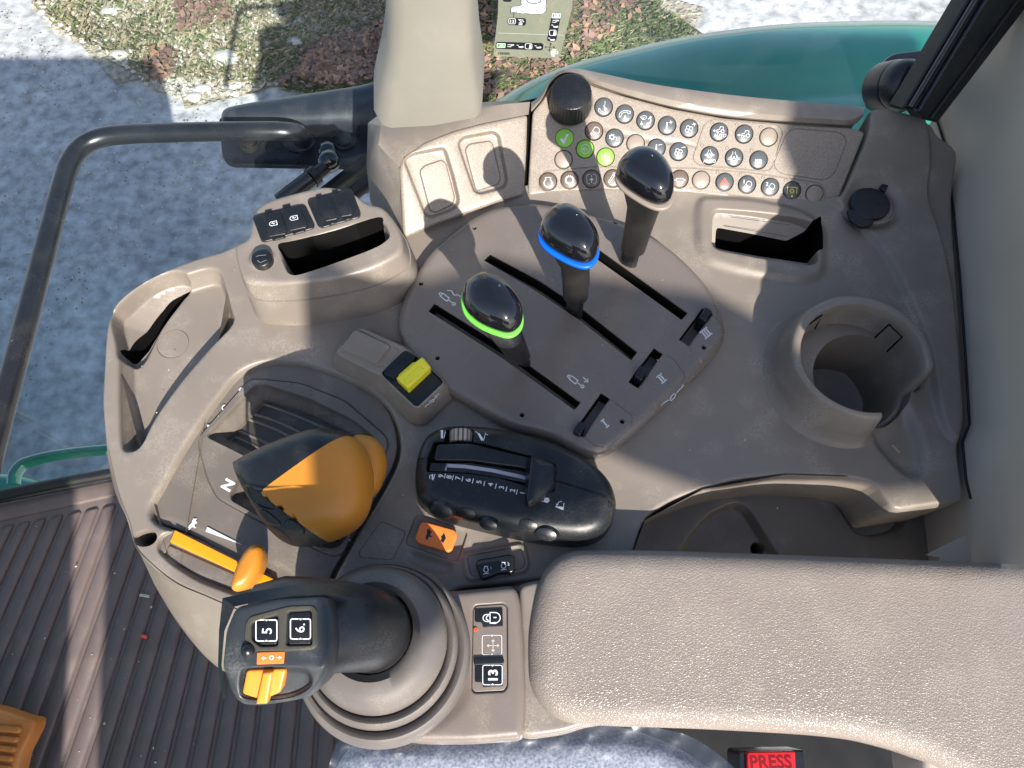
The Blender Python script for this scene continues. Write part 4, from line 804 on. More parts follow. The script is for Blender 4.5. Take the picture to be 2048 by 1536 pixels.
for (x, y, z), r_ in zip(boot_c, boot_r):
    c = P(x, y, z); rr = r_*(CAMZ-z)/FPX*.93
    for k in range(nb): a = 2*math.pi*k/nb; V.append(c+Vector((math.cos(a)*rr, math.sin(a)*rr, 0)))
for i in range(len(boot_r)-1):
    for k in range(nb): j = (k+1) % nb; F.append((i*nb+k, i*nb+j, (i+1)*nb+j, (i+1)*nb+k))
obj('rubber_boot', V, F, M['boot'], jpod)
sp = plate('switch_strip', JP, jq([(947, 1219), (952, 1212), (1006, 1208), (1013, 1214), (1014, 1371), (1008, 1381), (949, 1384), (944, 1377)], .002), -.0005, M['pod'], jpod, r=.0006, bot=-.003)
for k, (ya, yb_) in enumerate(((1218, 1254), (1328, 1374))):
    kk = plate('key', JP, jq([(950, ya+1), (1005, ya-2), (1006, yb_-1), (966, yb_+1), (964, yb_-9), (950, yb_-10)], .001), .0006, M['black'], jpod, r=.0004, bot=-.002, step=.003)
plate('key_lip', JP, jq([(948, 1316), (1006, 1314), (1009, 1322), (1006, 1328), (948, 1330)], .001), .0016, M['satin'], jpod, r=.0006, bot=-.002)
jh = .0008
ink('padlock_symbol', JP, jh, [[(980, 1225), (980, 1246), (990, 1246)]+A(990, 1235.5, 10.5, -90, 90, 8)+[(980, 1225)], [(979, 1229)]+A(973, 1236, 7, 90, 270, 8)+[(979, 1243)], A(977, 1236, 4.5, 90, 270, 6), (.0008, [(987, 1235), (993, 1235)])], M['white'], jpod, .0007)
def rsq(x, y, a, fr, h, m, par, w=.0006): 
    L_ = []
    for s in (-1, 1):
        L_.append([(x+s*4, y-a)] + [(x+s*(a-4), y-a), (x+s*(a-1), y-a+1), (x+s*a, y-a+4), (x+s*a, y), (x+s*a, y+a-4), (x+s*(a-1), y+a-1), (x+s*(a-4), y+a)] + [(x+s*4, y+a)])
    ink('frame_symbol', fr, h, L_, M[m], par, w, [[(x-4, y-a-1), (x+4, y-a-1), (x, y-a+3)], [(x-4, y+a+1), (x, y+a-3), (x+4, y+a+1)]])
rsq(984, 1290, 19.5, JP, -.0003, 'cream', jpod, .0005); rsq(985, 1350, 19.5, JP, jh, 'white', jpod)
ink('arrows_symbol', JP, -.0003, [[(974, 1291), (998, 1291)], [(986, 1279), (986, 1303)]]+[[(986+dx*12+ex_*3-dx*4, 1291+dy*12+ey*3-dy*4), (986+dx*12, 1291+dy*12), (986+dx*12-ex_*3-dx*4, 1291+dy*12-ey*3-dy*4)] for dx, dy, ex_, ey in ((1, 0, 0, 1), (-1, 0, 0, 1), (0, 1, 1, 0), (0, -1, 1, 0))], M['cream'], jpod, .0004)
text('number', JP, jh, '13', 986, 1350, .0092, 90, M['white'], jpod, bold=.0003)
lathe('indicator_light', JP, JP.uv(951, 1259), [(.0016, 0), (.0014, .0006), (.00001, .0008)], M['led'], jpod, n=12)
# ---------------- joystick
JF = Frame(P(550, 1290, .150), (1, 0, 0), (0, math.cos(R(3)), math.sin(R(3))))
js = thing('joystick', P(745, 1265, .07), 'black joystick grip with keys five and six and an orange dial', 'joystick')
kq2 = lambda pts, r=0, h=0.: (rnd(JF.pl(pts, h), r) if r else JF.pl(pts, h))
hd = kq2([(470, 1213), (560, 1194), (655, 1190), (665, 1230), (667, 1290), (658, 1330), (632, 1372), (603, 1397), (550, 1408), (495, 1416), (462, 1412), (449, 1385), (443, 1330), (450, 1260)], .004)
cv_ = JF.uv(550, 1334)[1]
def hb(u, v): s = cv_-v; return -np.clip(s, 0, 1)*.62
fj = [Feat(kq2([(488, 1280), (492, 1245), (500, 1233), (577, 1212), (626, 1210), (636, 1220), (636, 1288), (627, 1298), (570, 1302), (512, 1303), (507, 1291)], .003), wall(.0004, .0004, .0003), add=.0008, mat=(1, .0)),
      Feat(kq2([(503, 1245), (557, 1229), (557, 1292), (521, 1294), (503, 1279)], .002), wall(.0006, .0008, .0003), add=-.0022, mat=(0, .0)),
      Feat(kq2([(575, 1223), (624, 1220), (625, 1291), (572, 1292)], .002), wall(.0006, .0008, .0003), add=-.0022, mat=(0, .0)),
      Feat(spl(kq2([(470, 1385), (478, 1350), (495, 1338), (580, 1336), (612, 1342), (618, 1365), (600, 1385), (550, 1402), (480, 1400)]), 4), wall(.0015, .002, .001), add=-.005)]
keyf = mat('dusty_frame', (.055, .052, .04), .6, .3, dust=.6, dustc=(.3, .27, .18))
relief('head', JF, hd, fj, [mat('worn_grip', (.026, .031, .036), .42, .5, bump=.25, bscale=1500, dust=.25, var=.15), keyf], js, base=hb, edge=dome(.0035, 5), edge_h=.0035, step=.003, skirt=((-.0005, -.006), (.001, -.02), (.004, -.045), (.010, -.06)), loopstep=.002)
for pts, n_ in (([(506, 1248), (554, 1233), (554, 1289), (522, 1290), (507, 1278)], 5), ([(578, 1226), (621, 1223), (622, 1288), (576, 1289)], 6)):
    plate('key', JF, kq2(pts, .0015), .0002, M['dbtn'] if 0 else M['black'], js, r=.0008, bot=-.003, step=.003)
rsq(533, 1261, 21, JF, .0004, 'cream', js, .0007); rsq(601, 1258, 20, JF, .0004, 'cream', js, .0007)
text('number', JF, .0004, '5', 534, 1262, .0080, 90, M['white'], js, bold=.0001); text('number', JF, .0004, '6.', 600, 1256, .0076, 90, M['white'], js, bold=.0001)
lathe('round_stud', JF, JF.uv(496, 1301), [(.0040, -.001), (.0038, .001), (.0028, .0028), (.00001, .0036)], M['satin'], js, n=20)
plate('orange_label', JF, kq2([(515, 1305), (570, 1303), (568, 1327), (514, 1329)], .0006), .0008, M['ored'], js, r=.0003, bot=-.002)
ink('label_arrows', JF, .001, [[(526, 1316), (533, 1316)], [(553, 1315), (560, 1315)], A(543, 1315, 4, 0, 360, 8)], M['cream'], js, .0006, [[(522, 1316), (528, 1312), (528, 1320)], [(564, 1315), (558, 1311), (558, 1319)]])
DF = Frame(JF.w(JF.uv(530, 1368)[0], JF.uv(530, 1368)[1], -.62*(cv_-JF.uv(530, 1368)[1])-.002), JF.x, (0, math.cos(R(3)), .42))
plate('orange_dial', DF, rnd(DF.pl([(493, 1341), (572, 1338), (561, 1385), (534, 1397), (511, 1397), (484, 1388)], .004), .002), .004, M['odial'], js, r=.0012, bot=-.006)
plate('dial_ridge', DF, rnd(DF.pl([(527, 1344), (547, 1342), (536, 1406), (513, 1407)], .006), .001), .0075, M['odial'], js, r=.0012, bot=-.004)
# curved neck from the head down into the boot
def ringc(c, ax_, r1, r2, n=28, ph=0):
    a_ = Vector(ax_).normalized(); u = Vector((0, 1, 0)); u = (u-a_*u.dot(a_)).normalized(); w_ = a_.cross(u)
    return [c+u*math.cos(2*math.pi*k/n+ph)*r1+w_*math.sin(2*math.pi*k/n+ph)*r2 for k in range(n)]
nk = [(P(500, 1262, .118), (1, 0, -.05), .028, .014), (P(560, 1255, .122), (1, 0, -.1), .031, .020), (P(640, 1252, .118), (1, 0, -.3), .0295, .022), (P(690, 1252, .108), (1, 0, -.7), .0275, .024), (P(722, 1256, .094), (.7, 0, -1), .0270, .025), (P(740, 1260, .080), (.3, 0, -1), .0270, .026), (P(745, 1263, .066), (0, 0, -1), .0270, .027)]
skin('neck', [ringc(*k) for k in nk], mat('worn_neck', (.018, .02, .023), .33, .5, bump=.2, bscale=1500, dust=.2, var=.15), js, closed=True, cap=True)
# front flank cover of the head (dark, with small keys)
skin('front_flank', [[JF.wp(a, b, h) for a, b, h in l] for l in ([(445, 1196, -.001), (470, 1212, .0)], [(438, 1260, -.004), (449, 1262, -.002)], [(436, 1330, -.006), (443, 1330, -.003)], [(446, 1400, -.03), (452, 1396, -.026)])], M['black'], js)
skin('top_flank', [[JF.wp(a, b, h) for a, b, h in l] for l in ([(445, 1196, -.001), (470, 1213, -.0005)], [(500, 1184, -.004), (520, 1202, -.001)], [(580, 1172, -.006), (590, 1191, -.001)], [(650, 1168, -.010), (655, 1189, -.001)], [(720, 1172, -.022), (700, 1195, -.012)])], M['satin'], js)
# ================================================================== ARMREST
AF = flat(.009)
armo = spl(AF.pl([(1056, 1330), (1058, 1260), (1075, 1175), (1095, 1135), (1125, 1112), (1180, 1104), (1400, 1108), (1700, 1119), (2000, 1131), (2250, 1140), (2250, 1700), (2100, 1640), (1950, 1580), (1850, 1528), (1760, 1495), (1640, 1472), (1400, 1457), (1200, 1450), (1120, 1440), (1080, 1410), (1060, 1370)]), 5)
relief('armrest', AF, armo, [], M['arm'], None, base=lambda u, v: .022+0*u, edge=dome(.017, 9), edge_h=.013, step=.006, skirt=((.0, -.010), (.003, -.022), (.012, -.03)), loopstep=.004, label='long padded taupe armrest with grained skin along the lower right', cat='armrest')
ab = thing('armrest_bracket', P(1100, 1440, 0), 'taupe bracket under the front end of the armrest beside the joystick pod', 'bracket')
bf = flat(.02)
relief('bracket', bf, rnd(bf.pl([(1038, 1170), (1080, 1160), (1260, 1150), (1300, 1250), (1250, 1440), (1170, 1452), (1130, 1466), (1060, 1476), (1040, 1470), (1044, 1300)]), .006), [], M['beige'], ab, edge=dome(.004, 4), edge_h=.004, step=.008, skirt=((0, -.01), (-.002, -.0105), (-.001, -.03), (.004, -.04)))
# ================================================================== STORAGE BIN behind the cup holder
BF = flat(-.085)
bin_ = thing('storage_bin', BF.wp(1550, 1060), 'deep taupe storage bin with stepped floor between the console and the armrest', 'storage bin')
relief('bin_floor', BF, rnd(BF.pl([(1180, 900), (1500, 900), (1700, 910), (1780, 960), (2000, 1000), (2060, 1180), (1200, 1250)]), .01), [
    Feat(rnd(BF.pl([(1335, 1180), (1370, 1080), (1420, 1025), (1470, 1004), (1495, 1014), (1600, 1180)]), .01), wall(.002, .003, .002), add=-.012),
    Feat(rnd(BF.pl([(1590, 930), (1640, 950), (1710, 1062), (1740, 1070), (1800, 1060), (1850, 960), (1750, 900)]), .012), wall(.003, .004, .003), add=-.03),
    Feat(circ(BF.uv(1523, 1094), .006, 16), wall(.001, .001, 0), add=-.02, mat=(1, .001))], [M['beige'], M['shadeblk']], bin_, step=.008, skirt=((0, -.06),))
skin('bin_wall', [[P(a, b, z) for a, b, z in l] for l in ([(1200, 1130, -.002), (1268, 1102, -.006), (1290, 1040, -.006), (1407, 978, -.006), (1573, 949, -.006), (1697, 953, -.006)], [(1150, 1150, -.09), (1225, 1120, -.09), (1265, 1052, -.09), (1370, 1010, -.09), (1500, 990, -.09), (1640, 990, -.09)])], M['beige'], bin_)
# ================================================================== RIGHT WALL TRIM, WINDOW FRAME
wt = thing('rear_wall_trim', P(1950, 700, 0), 'tall smooth greyish taupe trim panel along the right edge behind the console', 'trim panel')
E1 = [(1868, 236), (1889, 300), (1904, 420), (1917, 560), (1927, 700), (1936, 850), (1922, 886), (1929, 960), (1938, 1000), (1942, 1025), (1946, 1055), (1950, 1090), (1954, 1128)]
base_ = [P(a, b, -.012) for a, b in E1]
wi = [1, .75, .5, .3, .15, .05, 0, 0, 0, 0, 0, 0, 0]
skin('trim', [[Vector((v.x, v.y, -.15)) for v in base_], base_]+[[P(a+205*t, b-255*t*w_, -.012+.15*t) for i, ((a, b), w_) in enumerate(zip(E1, wi))] for t in (.03, .1, .25, .5, .8, 1.1, 1.5)], M['trim'], wt)
obj('lower_ledge', [P(1700, 900, -.10), P(2500, 900, -.10), P(2500, 1400, -.10), P(1700, 1400, -.10)], [(0, 1, 2, 3)], M['trim'], wt)
skin('lower_recess', [[P(a, b, -.02) for a, b in l] for l in ([(1850, 1110), (1960, 1055), (2030, 1015), (2100, 1000)], [(1880, 1115), (1985, 1060), (2040, 1026), (2100, 1010)], [(1860, 1150), (1990, 1100), (2060, 1090), (2140, 1080)])], M['trim'], wt)
tube('seal', [v+Vector((-.001, 0, .004)) for v in base_[:9]], .0011, M['seal'], wt, n=8)
fw = thing('rear_window_frame', P(1930, 120, .1), 'thick black diagonal window frame in the top right corner', 'window frame')
fwf = Frame(P(1930, 110, .10), (1, .1, -.1), (.1, .6, .75))
relief('frame_bar', fwf, fwf.pl([(1836, 222), (1965, 10), (2010, -60), (2112, -60), (1876, 246), (1850, 240)]), [], M['satin'], fw, edge=dome(.002, 3), edge_h=.002, step=.02, skirt=((0, -.02),))
relief('outer_seal', Frame(fwf.w(0, 0, -.012), fwf.x, fwf.y), Frame(fwf.w(0, 0, -.012), fwf.x, fwf.y).pl([(1806, 216), (1822, 190), (1972, -60), (2020, -60), (1842, 226)]), [], M['seal'], fw, edge=dome(.002, 3), edge_h=.002, step=.02, skirt=((0, -.02),))
tube('bead', [fwf.wp(1822, 214, -.006), fwf.wp(1988, -60, -.006)], .0028, M['navy'], fw, n=8); tube('bead', [fwf.wp(1862, 238, .001), fwf.wp(2082, -60, .001)], .0022, M['seal'], fw, n=8)
wl = thing('window_latch', P(1790, 160, .03), 'black round latch cap on a bracket beside the diagonal window frame', 'latch')
lf = Frame(P(1793, 172, .035), (1, .15, -.1), (.1, .75, .60))
lathe('latch_cap', lf, (0, 0), [(.024, -.02), (.0245, .0), (.0235, .004), (.0225, .0042), (.0225, .0055), (.0238, .006), (.0232, .016), (.019, .022), (.010, .0255), (.00001, .0262)], M['satin'], wl, n=40)
relief('latch_bracket', flat(.02), rnd(flat(.02).pl([(1740, 180), (1768, 118), (1785, 105), (1870, 95), (1860, 160), (1810, 205), (1758, 205), (1742, 196)]), .008), [], M['navy'], wl, edge=dome(.003, 4), edge_h=.003, step=.008, skirt=((0, -.01),))
tube('latch_hose', [P(1840, 170, .03), P(1830, 200, .02), P(1800, 214, .01), P(1770, 213, .0)], .006, M['seal'], wl, n=10)
# ================================================================== PILLAR
pl_ = []
for y, xl, xr in ((-90, 783, 946), (-20, 782, 945), (60, 782, 945), (110, 780, 947), (150, 774, 951), (185, 765, 957), (215, 757, 962), (232, 755, 963)):
    yy = .452; a, b = PY(xl+14, y+(20 if y > 200 else 8 if y > 160 else 0), yy), PY(xr, y, yy)
    z = (a.z+b.z)/2; a.z = z if y < 200 else a.z; b.z = z if y < 200 else b.z
    pl_.append([Vector((a.x-.012, yy+.05, z)), Vector((a.x-.009, yy+.012, z)), Vector((a.x-.002, yy+.001, a.z)), Vector((a.x+.006, yy-.002, a.z)), Vector(((a.x+b.x)/2, yy-.005, (a.z+b.z)/2)), Vector((b.x-.006, yy-.002, b.z)), Vector((b.x, yy+.004, b.z)), Vector((b.x+.002, yy+.06, b.z))])
skin('cab_pillar', pl_, M['pillar'], None, closed=True, cap=True, label='upright beige cab pillar with a flared foot, left of the printed decal', cat='pillar')
# ================================================================== GLASS, DECAL
def glass_mat(lo=.01, hi=.06):
    m = bpy.data.materials.new('dusty_glass'); m.use_nodes = True; t = m.node_tree; t.nodes.clear(); N = t.nodes.new; L = t.links.new
    out = N('ShaderNodeOutputMaterial'); tr = N('ShaderNodeBsdfTransparent'); tr.inputs[0].default_value = (.90, .95, .96, 1)
    gl = N('ShaderNodeBsdfGlossy'); gl.inputs['Roughness'].default_value = .02; df = N('ShaderNodeBsdfDiffuse'); df.inputs[0].default_value = (.55, .72, .95, 1)  # blue tint of the dust film stands in for reflected sky
    tl_ = N('ShaderNodeBsdfTranslucent'); tl_.inputs[0].default_value = (.7, .78, .85, 1)
    tc = N('ShaderNodeTexCoord'); no = N('ShaderNodeTexNoise'); no.inputs['Scale'].default_value = 9; no.inputs['Detail'].default_value = 8; L(tc.outputs['Object'], no.inputs['Vector'])
    mr = N('ShaderNodeMapRange'); mr.inputs[1].default_value = .3; mr.inputs[2].default_value = .75; mr.inputs[3].default_value = lo; mr.inputs[4].default_value = hi; L(no.outputs['Fac'], mr.inputs[0])
    a = N('ShaderNodeMixShader'); a.inputs[0].default_value = .5; L(df.outputs[0], a.inputs[1]); L(tl_.outputs[0], a.inputs[2])
    b = N('ShaderNodeMixShader'); L(mr.outputs[0], b.inputs[0]); L(tr.outputs[0], b.inputs[1]); L(a.outputs[0], b.inputs[2])
    fr = N('ShaderNodeFresnel'); fr.inputs[0].default_value = 1.22; c = N('ShaderNodeMixShader'); L(fr.outputs[0], c.inputs[0]); L(b.outputs[0], c.inputs[1]); L(gl.outputs[0], c.inputs[2]); L(c.outputs[0], out.inputs[0]); return m
GM = glass_mat(); GMF = glass_mat(.0, .022)
_w = [P(-500, 1086, -.46), P(0, 984, -.46), P(140, 958, -.46), P(235, 938, -.46)]
gc = spl([(v.x, v.y) for v in _w]+[(-.46, .40), (-.36, .49), (-.24, .57), (-.10, .60)], 5, False)
skin('front_corner_window', [[Vector((a, b, -.46)) for a, b in gc], [Vector((a-.02, b+.02, 1.1)) for a, b in gc]], GMF, None, label='large curved dusty window pane round the front corner of the cab', cat='window')
skin('side_window', [[Vector((-.02, .60, z)), Vector((.30, .60, z)), Vector((.62, .58, z))] for z in (-.10, .3, 1.1)], GM, None, label='dusty side window pane between the beige pillar and the diagonal frame', cat='window')
DCL = Frame(PY(1060, 60, .585), (1, 0, 0), (0, .0, 1))
dc = thing('window_decal', PY(1060, 60, .585), 'grey translucent control diagram decal with roman numerals on the side window', 'decal')
film = mat('decal_film', (.20, .22, .17), .3, .5, var=.04, vscale=8, alpha=.86); dblk = mat('decal_black', (.012, .014, .018), .35, .4); dwh = M['white']; dgr = mat('decal_green', (.05, .28, .05), .4, .4); dbl = mat('decal_blue', (.09, .14, .55), .4, .4)
dpale = mat('decal_pale', (.62, .72, .8), .4, .4)
dz = lambda pts: [(960+a*.10742, b*.10742) for a, b in pts]
def dfill(n, pts, m, h, r=0):
    p = DCL.pl(dz(pts), h); p = rnd(p, r) if r else p; ink(n, DCL, h, [], m, dc, fills=[p], px=False)
def dline(n, ls, m, h, w): ink(n, DCL, h, [dz(l) for l in ls], m, dc, w)
pxd = (DCL.wp(1060, 60)-DCL.wp(1061, 60)).length; k_ = pxd*.10742
V_, F_ = ink_vf(DCL, 0, [], 0, [rnd(DCL.pl(dz([(355, -300), (1745, -300), (1715, 150), (1590, 650), (1480, 1085), (255, 1045), (250, 1000), (330, 300)])), .004)]); obj('film', V_, F_, film, dc, smooth=False)
dfill('bar', [(300, 775), (1185, 803), (1170, 938), (285, 905)], dblk, .0004, .003); dfill('bar', [(1345, 235), (1515, 240), (1415, 772), (1245, 768)], dblk, .0004, .003)
dfill('bar', [(520, 325), (865, 340), (850, 478), (512, 462)], dblk, .0004, .003); dfill('bar', [(430, -60), (600, -60), (590, 35), (425, 30)], dblk, .0004, .003)
dfill('numeral_box', [(315, 802), (478, 808), (470, 888), (308, 884)], dwh, .0006, .001); dfill('numeral_box', [(328, 815), (466, 820), (458, 876), (320, 872)], dgr, .0008)
dfill('numeral_box', [(1345, 242), (1508, 250), (1495, 340), (1330, 335)], dwh, .0006, .001); dfill('numeral_box', [(1360, 256), (1495, 262), (1484, 326), (1346, 322)], dbl, .0008)
def dtext(s, x, y, sz, m=dwh, rot=-2): text('lettering', DCL, .001, s, 960+x*.10742, y*.10742, sz*k_*1.25, rot, m, dc, bold=.0001)
dtext('XI', 393, 846, 66); dtext('XII', 1420, 292, 66); dtext('13', 600, 395, 70); dtext('L223252', 447, 995, 52, dblk)
for x, y in ((562, 850), (1400, 395)): dline('arrow_symbol', [[(x-55, y+15), (x+10, y+20), (x+20, y-5), (x+60, y-8), (x+65, y-20), (x+20, y-22), (x-50, y-18)]], dwh, .0006, k_*12)
for x, y in ((745, 860), (1390, 485), (1075, 870), (1330, 728)): dline('arrow_symbol', [[(x-30, y+5), (x+20, y+8), (x+50, y), (x+60, y+15), (x+40, y+24), (x-20, y+20)], [(x-60, y-22), (x-25, y-18)]], dwh, .0006, k_*13)
for x, y in ((905, 862), (1355, 612), (598, 395)):
    dline('square_symbol', [[(x-45, y-52), (x+45, y-52), (x+62, y-35), (x+62, y+30), (x+45, y+48), (x-45, y+46), (x-62, y+30), (x-62, y-35), (x-45, y-52)]], dwh, .0006, k_*11)
    if x != 598: dfill('square_symbol', [(x+5, y+38), (x+25, y-48), (x+45, y-20), (x+50, y+38)], dwh, .0006)
dline('tool_symbol', [[(715, 355), (760, 400), (800, 370), (740, 360)], [(770, 360), (820, 410)], [(725, 420), (795, 425)], [(722, 440), (792, 445)], [(720, 458), (788, 460)]], dwh, .0006, k_*12)
dline('arrow_cross', [[(1215, 875), (1390, 880)], [(1320, 800), (1288, 950)], [(1240, 855), (1215, 875), (1238, 892)], [(1365, 858), (1390, 880), (1362, 895)], [(1298, 825), (1320, 800), (1335, 828)], [(1270, 925), (1288, 950), (1302, 928)]], dblk, .0006, k_*9)
dfill('seat_symbol', [(1325, 940), (1415, 945), (1405, 1015), (1312, 1010)], dwh, .0006, .001)
dline('seat_symbol', [[(1350, 920), (1425, 925)], [(1430, 945), (1450, 980), (1425, 1010)], [(1325, 1038), (1395, 1042)]], dwh, .0006, k_*20)
# joystick drawing on the decal
dfill('joystick_drawing', [(580, 240), (590, 130), (640, 110), (770, 105), (780, -60), (1230, -60), (1232, 90), (1225, 210), (1170, 255), (1000, 262), (800, 242), (700, 240), (640, 235)], dpale, .0004)
dline('joystick_drawing', [[(570, 245), (575, 190), (590, 130), (700, 108), (765, 115)], [(610, 140), (700, 125), (700, 145), (612, 155), (610, 140)], [(595, 210), (690, 200), (690, 222), (597, 232), (595, 210)], [(575, 245), (640, 235), (770, 240)], [(765, -60), (768, 60), (790, 110), (765, 150), (775, 200), (840, 245), (1000, 262), (1150, 258), (1225, 215), (1232, 170), (1220, 120), (1232, 60), (1230, -60)]], dblk, .0007, k_*9)
for yy in (75, 118, 160, 205): dline('joystick_drawing', [spl([(780, yy-10), (850, yy+22), (1000, yy+34), (1130, yy+25), (1218, yy)], 3, False)], dblk, .0007, k_*6)
dline('joystick_drawing', [spl([(870, -20), (890, 30), (990, 65), (1100, 45), (1140, 0)], 4, False)], dblk, .0007, k_*20)
dline('joystick_drawing', [[(635, 250), (625, 325)]], dblk, .0007, k_*8); dline('film_crease', [[(340, 612), (1560, 655)]], dpale, .0002, k_*4)
# ================================================================== OUTSIDE THE CAB
fen = thing('rear_fender', P(1500, 100, -.3), 'glossy green rear fender swelling up outside the side window', 'fender')
FO = spl([(930, 225), (960, 195), (1010, 160), (1080, 122), (1160, 92), (1250, 68), (1350, 44), (1450, 28), (1560, 15), (1700, 9), (1850, 9), (2000, 20)], 5, False)
FZ = [-.55+.33*math.sin(min(1, i/(len(FO)-1)*1.25)*math.pi/2) for i in range(len(FO))]
secs = [(0, -.16), (0, -.05), (.006, -.03), (.02, -.012), (.045, .0), (.08, .008), (.12, .010), (.15, .006), (.165, .001), (.18, .004), (.20, .010), (.215, .010), (.225, .004), (.24, .002), (.30, .0), (.42, -.004)]
curves = []
for dy, dz_ in secs:
    c = []
    for (a, b), z in zip(FO, FZ):
        v = P(a, b, z); c.append(Vector((v.x+dy*.25, v.y-dy, v.z+dz_)))
    curves.append(c)
skin('shell', curves, M['paint'], fen)
mb = thing('mirror_arm', P(620, 200, -.15), 'wide dark moulded mirror arm with a bolted black plate outside the front corner window', 'mirror arm')
mz = flat(-.12)
relief('arm_cover', mz, spl(mz.pl([(434, 222), (442, 206), (475, 196), (560, 182), (650, 168), (720, 157), (760, 143), (800, 120), (840, 120), (840, 230), (700, 232), (560, 236), (450, 238)]), 4), [], M['mirror'], mb, edge=dome(.02, 7), edge_h=.018, step=.008, skirt=((0, -.02),))
mf = flat(-.155)
relief('bolt_plate', mf, rnd(mf.pl([(436, 232), (560, 222), (830, 212), (830, 335), (640, 331), (462, 328), (445, 318)]), .012), [], M['navy'], mb, edge=dome(.001, 3), edge_h=.001, step=.02, skirt=((0, -.006),))
for x, y in ((500, 290), (690, 286)): lathe('bolt', mf, mf.uv(x, y), [(.013, 0), (.013, .003), (.010, .004), (.010, .009), (.008, .010), (.00001, .010)], M['rubber'], mb, n=12)
hb_ = thing('grab_rail', P(300, 270, -.13), 'long bent black grab rail running left then down outside the front window', 'grab rail')
tube('rail', [P(a, b, z) for a, b, z in spl([(606, 282, -.15), (600, 270, -.135), (580, 264, -.12), (530, 262, -.115), (400, 264, -.115), (260, 268, -.115), (200, 276, -.115), (162, 296, -.115), (138, 330, -.115), (122, 380, -.115), (90, 500, -.115), (40, 690, -.115), (-10, 880, -.115), (-60, 1080, -.115)], 5, False)], .0115, M['navy'], hb_, n=24)
lathe('flange', mf, mf.uv(600, 278), [(.022, 0), (.022, .002), (.017, .005), (.013, .012)], M['navy'], hb_, n=28)
gs = thing('gas_strut', P(640, 340, -.1), 'black gas strut with ball joints below the bolted plate', 'gas strut')
bj = lambda x, y, z, r_, n_: obj(n_, *(lambda VF: VF)(tube_vf([P(x, y, z)+Vector((0, 0, d)) for d in np.linspace(-r_, r_, 9)], [max(.0003, math.sqrt(max(0, r_*r_-d*d))) for d in np.linspace(-r_, r_, 9)], 18)), M['gloss'], gs)
bj(655, 302, -.13, .012, 'ball_joint'); bj(658, 322, -.12, .014, 'ball_joint')
tube('rod_end', [P(650, 335, -.12), P(628, 352, -.12)], .0085, M['black'], gs); tube('collar', [P(632, 349, -.12), P(622, 357, -.12)], .0125, M['black'], gs); tube('cylinder', [P(624, 356, -.12), P(560, 405, -.13)], .0105, M['navy'], gs)
gp = thing('door_sill_rail', P(700, 370, -.2), 'pale green cab sill edged with black rubber rails, seen beside the charging pod', 'sill')
tube('rubber_rail', [P(755, 305, -.16), P(650, 385, -.16)], .008, M['seal'], gp); tube('rubber_rail', [P(760, 345, -.14), P(690, 400, -.14)], .009, M['seal'], gp)
obj('sill_plate', [P(690, 330, -.2), P(770, 320, -.2), P(770, 370, -.2), P(660, 420, -.2)], [(0, 1, 2, 3)], M['olive'], gp)
# ground
def ground_mat(name, cols, sc, bump=.5, extra=None):
    m = bpy.data.materials.new(name); m.use_nodes = True; t = m.node_tree; N = t.nodes.new; L = t.links.new; b = t.nodes['Principled BSDF']; b.inputs['Roughness'].default_value = .95; b.inputs['Specular IOR Level'].default_value = .2
    tc = N('ShaderNodeTexCoord').outputs['Object']; a = N('ShaderNodeTexNoise'); a.inputs['Scale'].default_value = sc; a.inputs['Detail'].default_value = 9; a.inputs['Roughness'].default_value = .7; L(tc, a.inputs['Vector'])
    r = N('ShaderNodeValToRGB'); L(a.outputs['Fac'], r.inputs[0]); r.color_ramp.elements[0].position = .32; r.color_ramp.elements[1].position = .70
    for i, c in enumerate(cols):
        e = r.color_ramp.elements[0] if i == 0 else r.color_ramp.elements[-1] if i == len(cols)-1 else r.color_ramp.elements.new(.32+.38*i/(len(cols)-1))
        e.color = (*c, 1)
    f = N('ShaderNodeTexNoise'); f.inputs['Scale'].default_value = sc*14; f.inputs['Detail'].default_value = 4; L(tc, f.inputs['Vector'])
    mx = N('ShaderNodeMix'); mx.data_type = 'RGBA'; mx.blend_type = 'OVERLAY'; mx.inputs[0].default_value = .9; L(r.outputs[0], mx.inputs[6]); L(f.outputs['Fac'], mx.inputs[7]); L(mx.outputs[2], b.inputs['Base Color'])
    bp = N('ShaderNodeBump'); bp.inputs['Strength'].default_value = bump; bp.inputs['Distance'].default_value = .03; L(f.outputs['Fac'], bp.inputs['Height']); L(bp.outputs[0], b.inputs['Normal']); return m
GZ = -2.0
asph = ground_mat('asphalt', [(.34, .345, .35), (.44, .44, .445), (.56, .56, .56)], 1.3, .35)
dirt = ground_mat('gravel_verge', [(.16, .13, .10), (.32, .28, .21), (.42, .39, .32), (.58, .56, .50)], 2.6, 1.)
gras = ground_mat('grass_verge', [(.05, .06, .025), (.11, .125, .05), (.17, .16, .08), (.22, .18, .13)], 5, 1.)
obj('ground', [(-60, -60, GZ), (60, -60, GZ), (60, 60, GZ), (-60, 60, GZ)], [(0, 1, 2, 3)], asph, kind='structure', smooth=False)
def patch(name, pts, z, m, j=.12, **kw):
    p = []
    pp = [P(a, b, GZ) for a, b in pts]
    for i in range(len(pp)):
        a, b = pp[i], pp[(i+1) % len(pp)]; n = max(1, int((b-a).length/.12))
        for k in range(n): v = a.lerp(b, k/n); p.append((v.x+random.uniform(-j, j), v.y+random.uniform(-j, j)))
    return obj(name, [(a, b, z) for a, b in p], [tuple(range(len(p)))], m, smooth=False, **kw)
VERGE = [(20, -350), (70, 20), (120, 75), (200, 100), (300, 175), (370, 205), (470, 195), (560, 175), (700, 180), (800, 210), (980, 260), (1300, 200), (1500, 100), (1310, 30), (1330, -350)]
patch('verge', VERGE, GZ+.012, dirt, kind='structure')
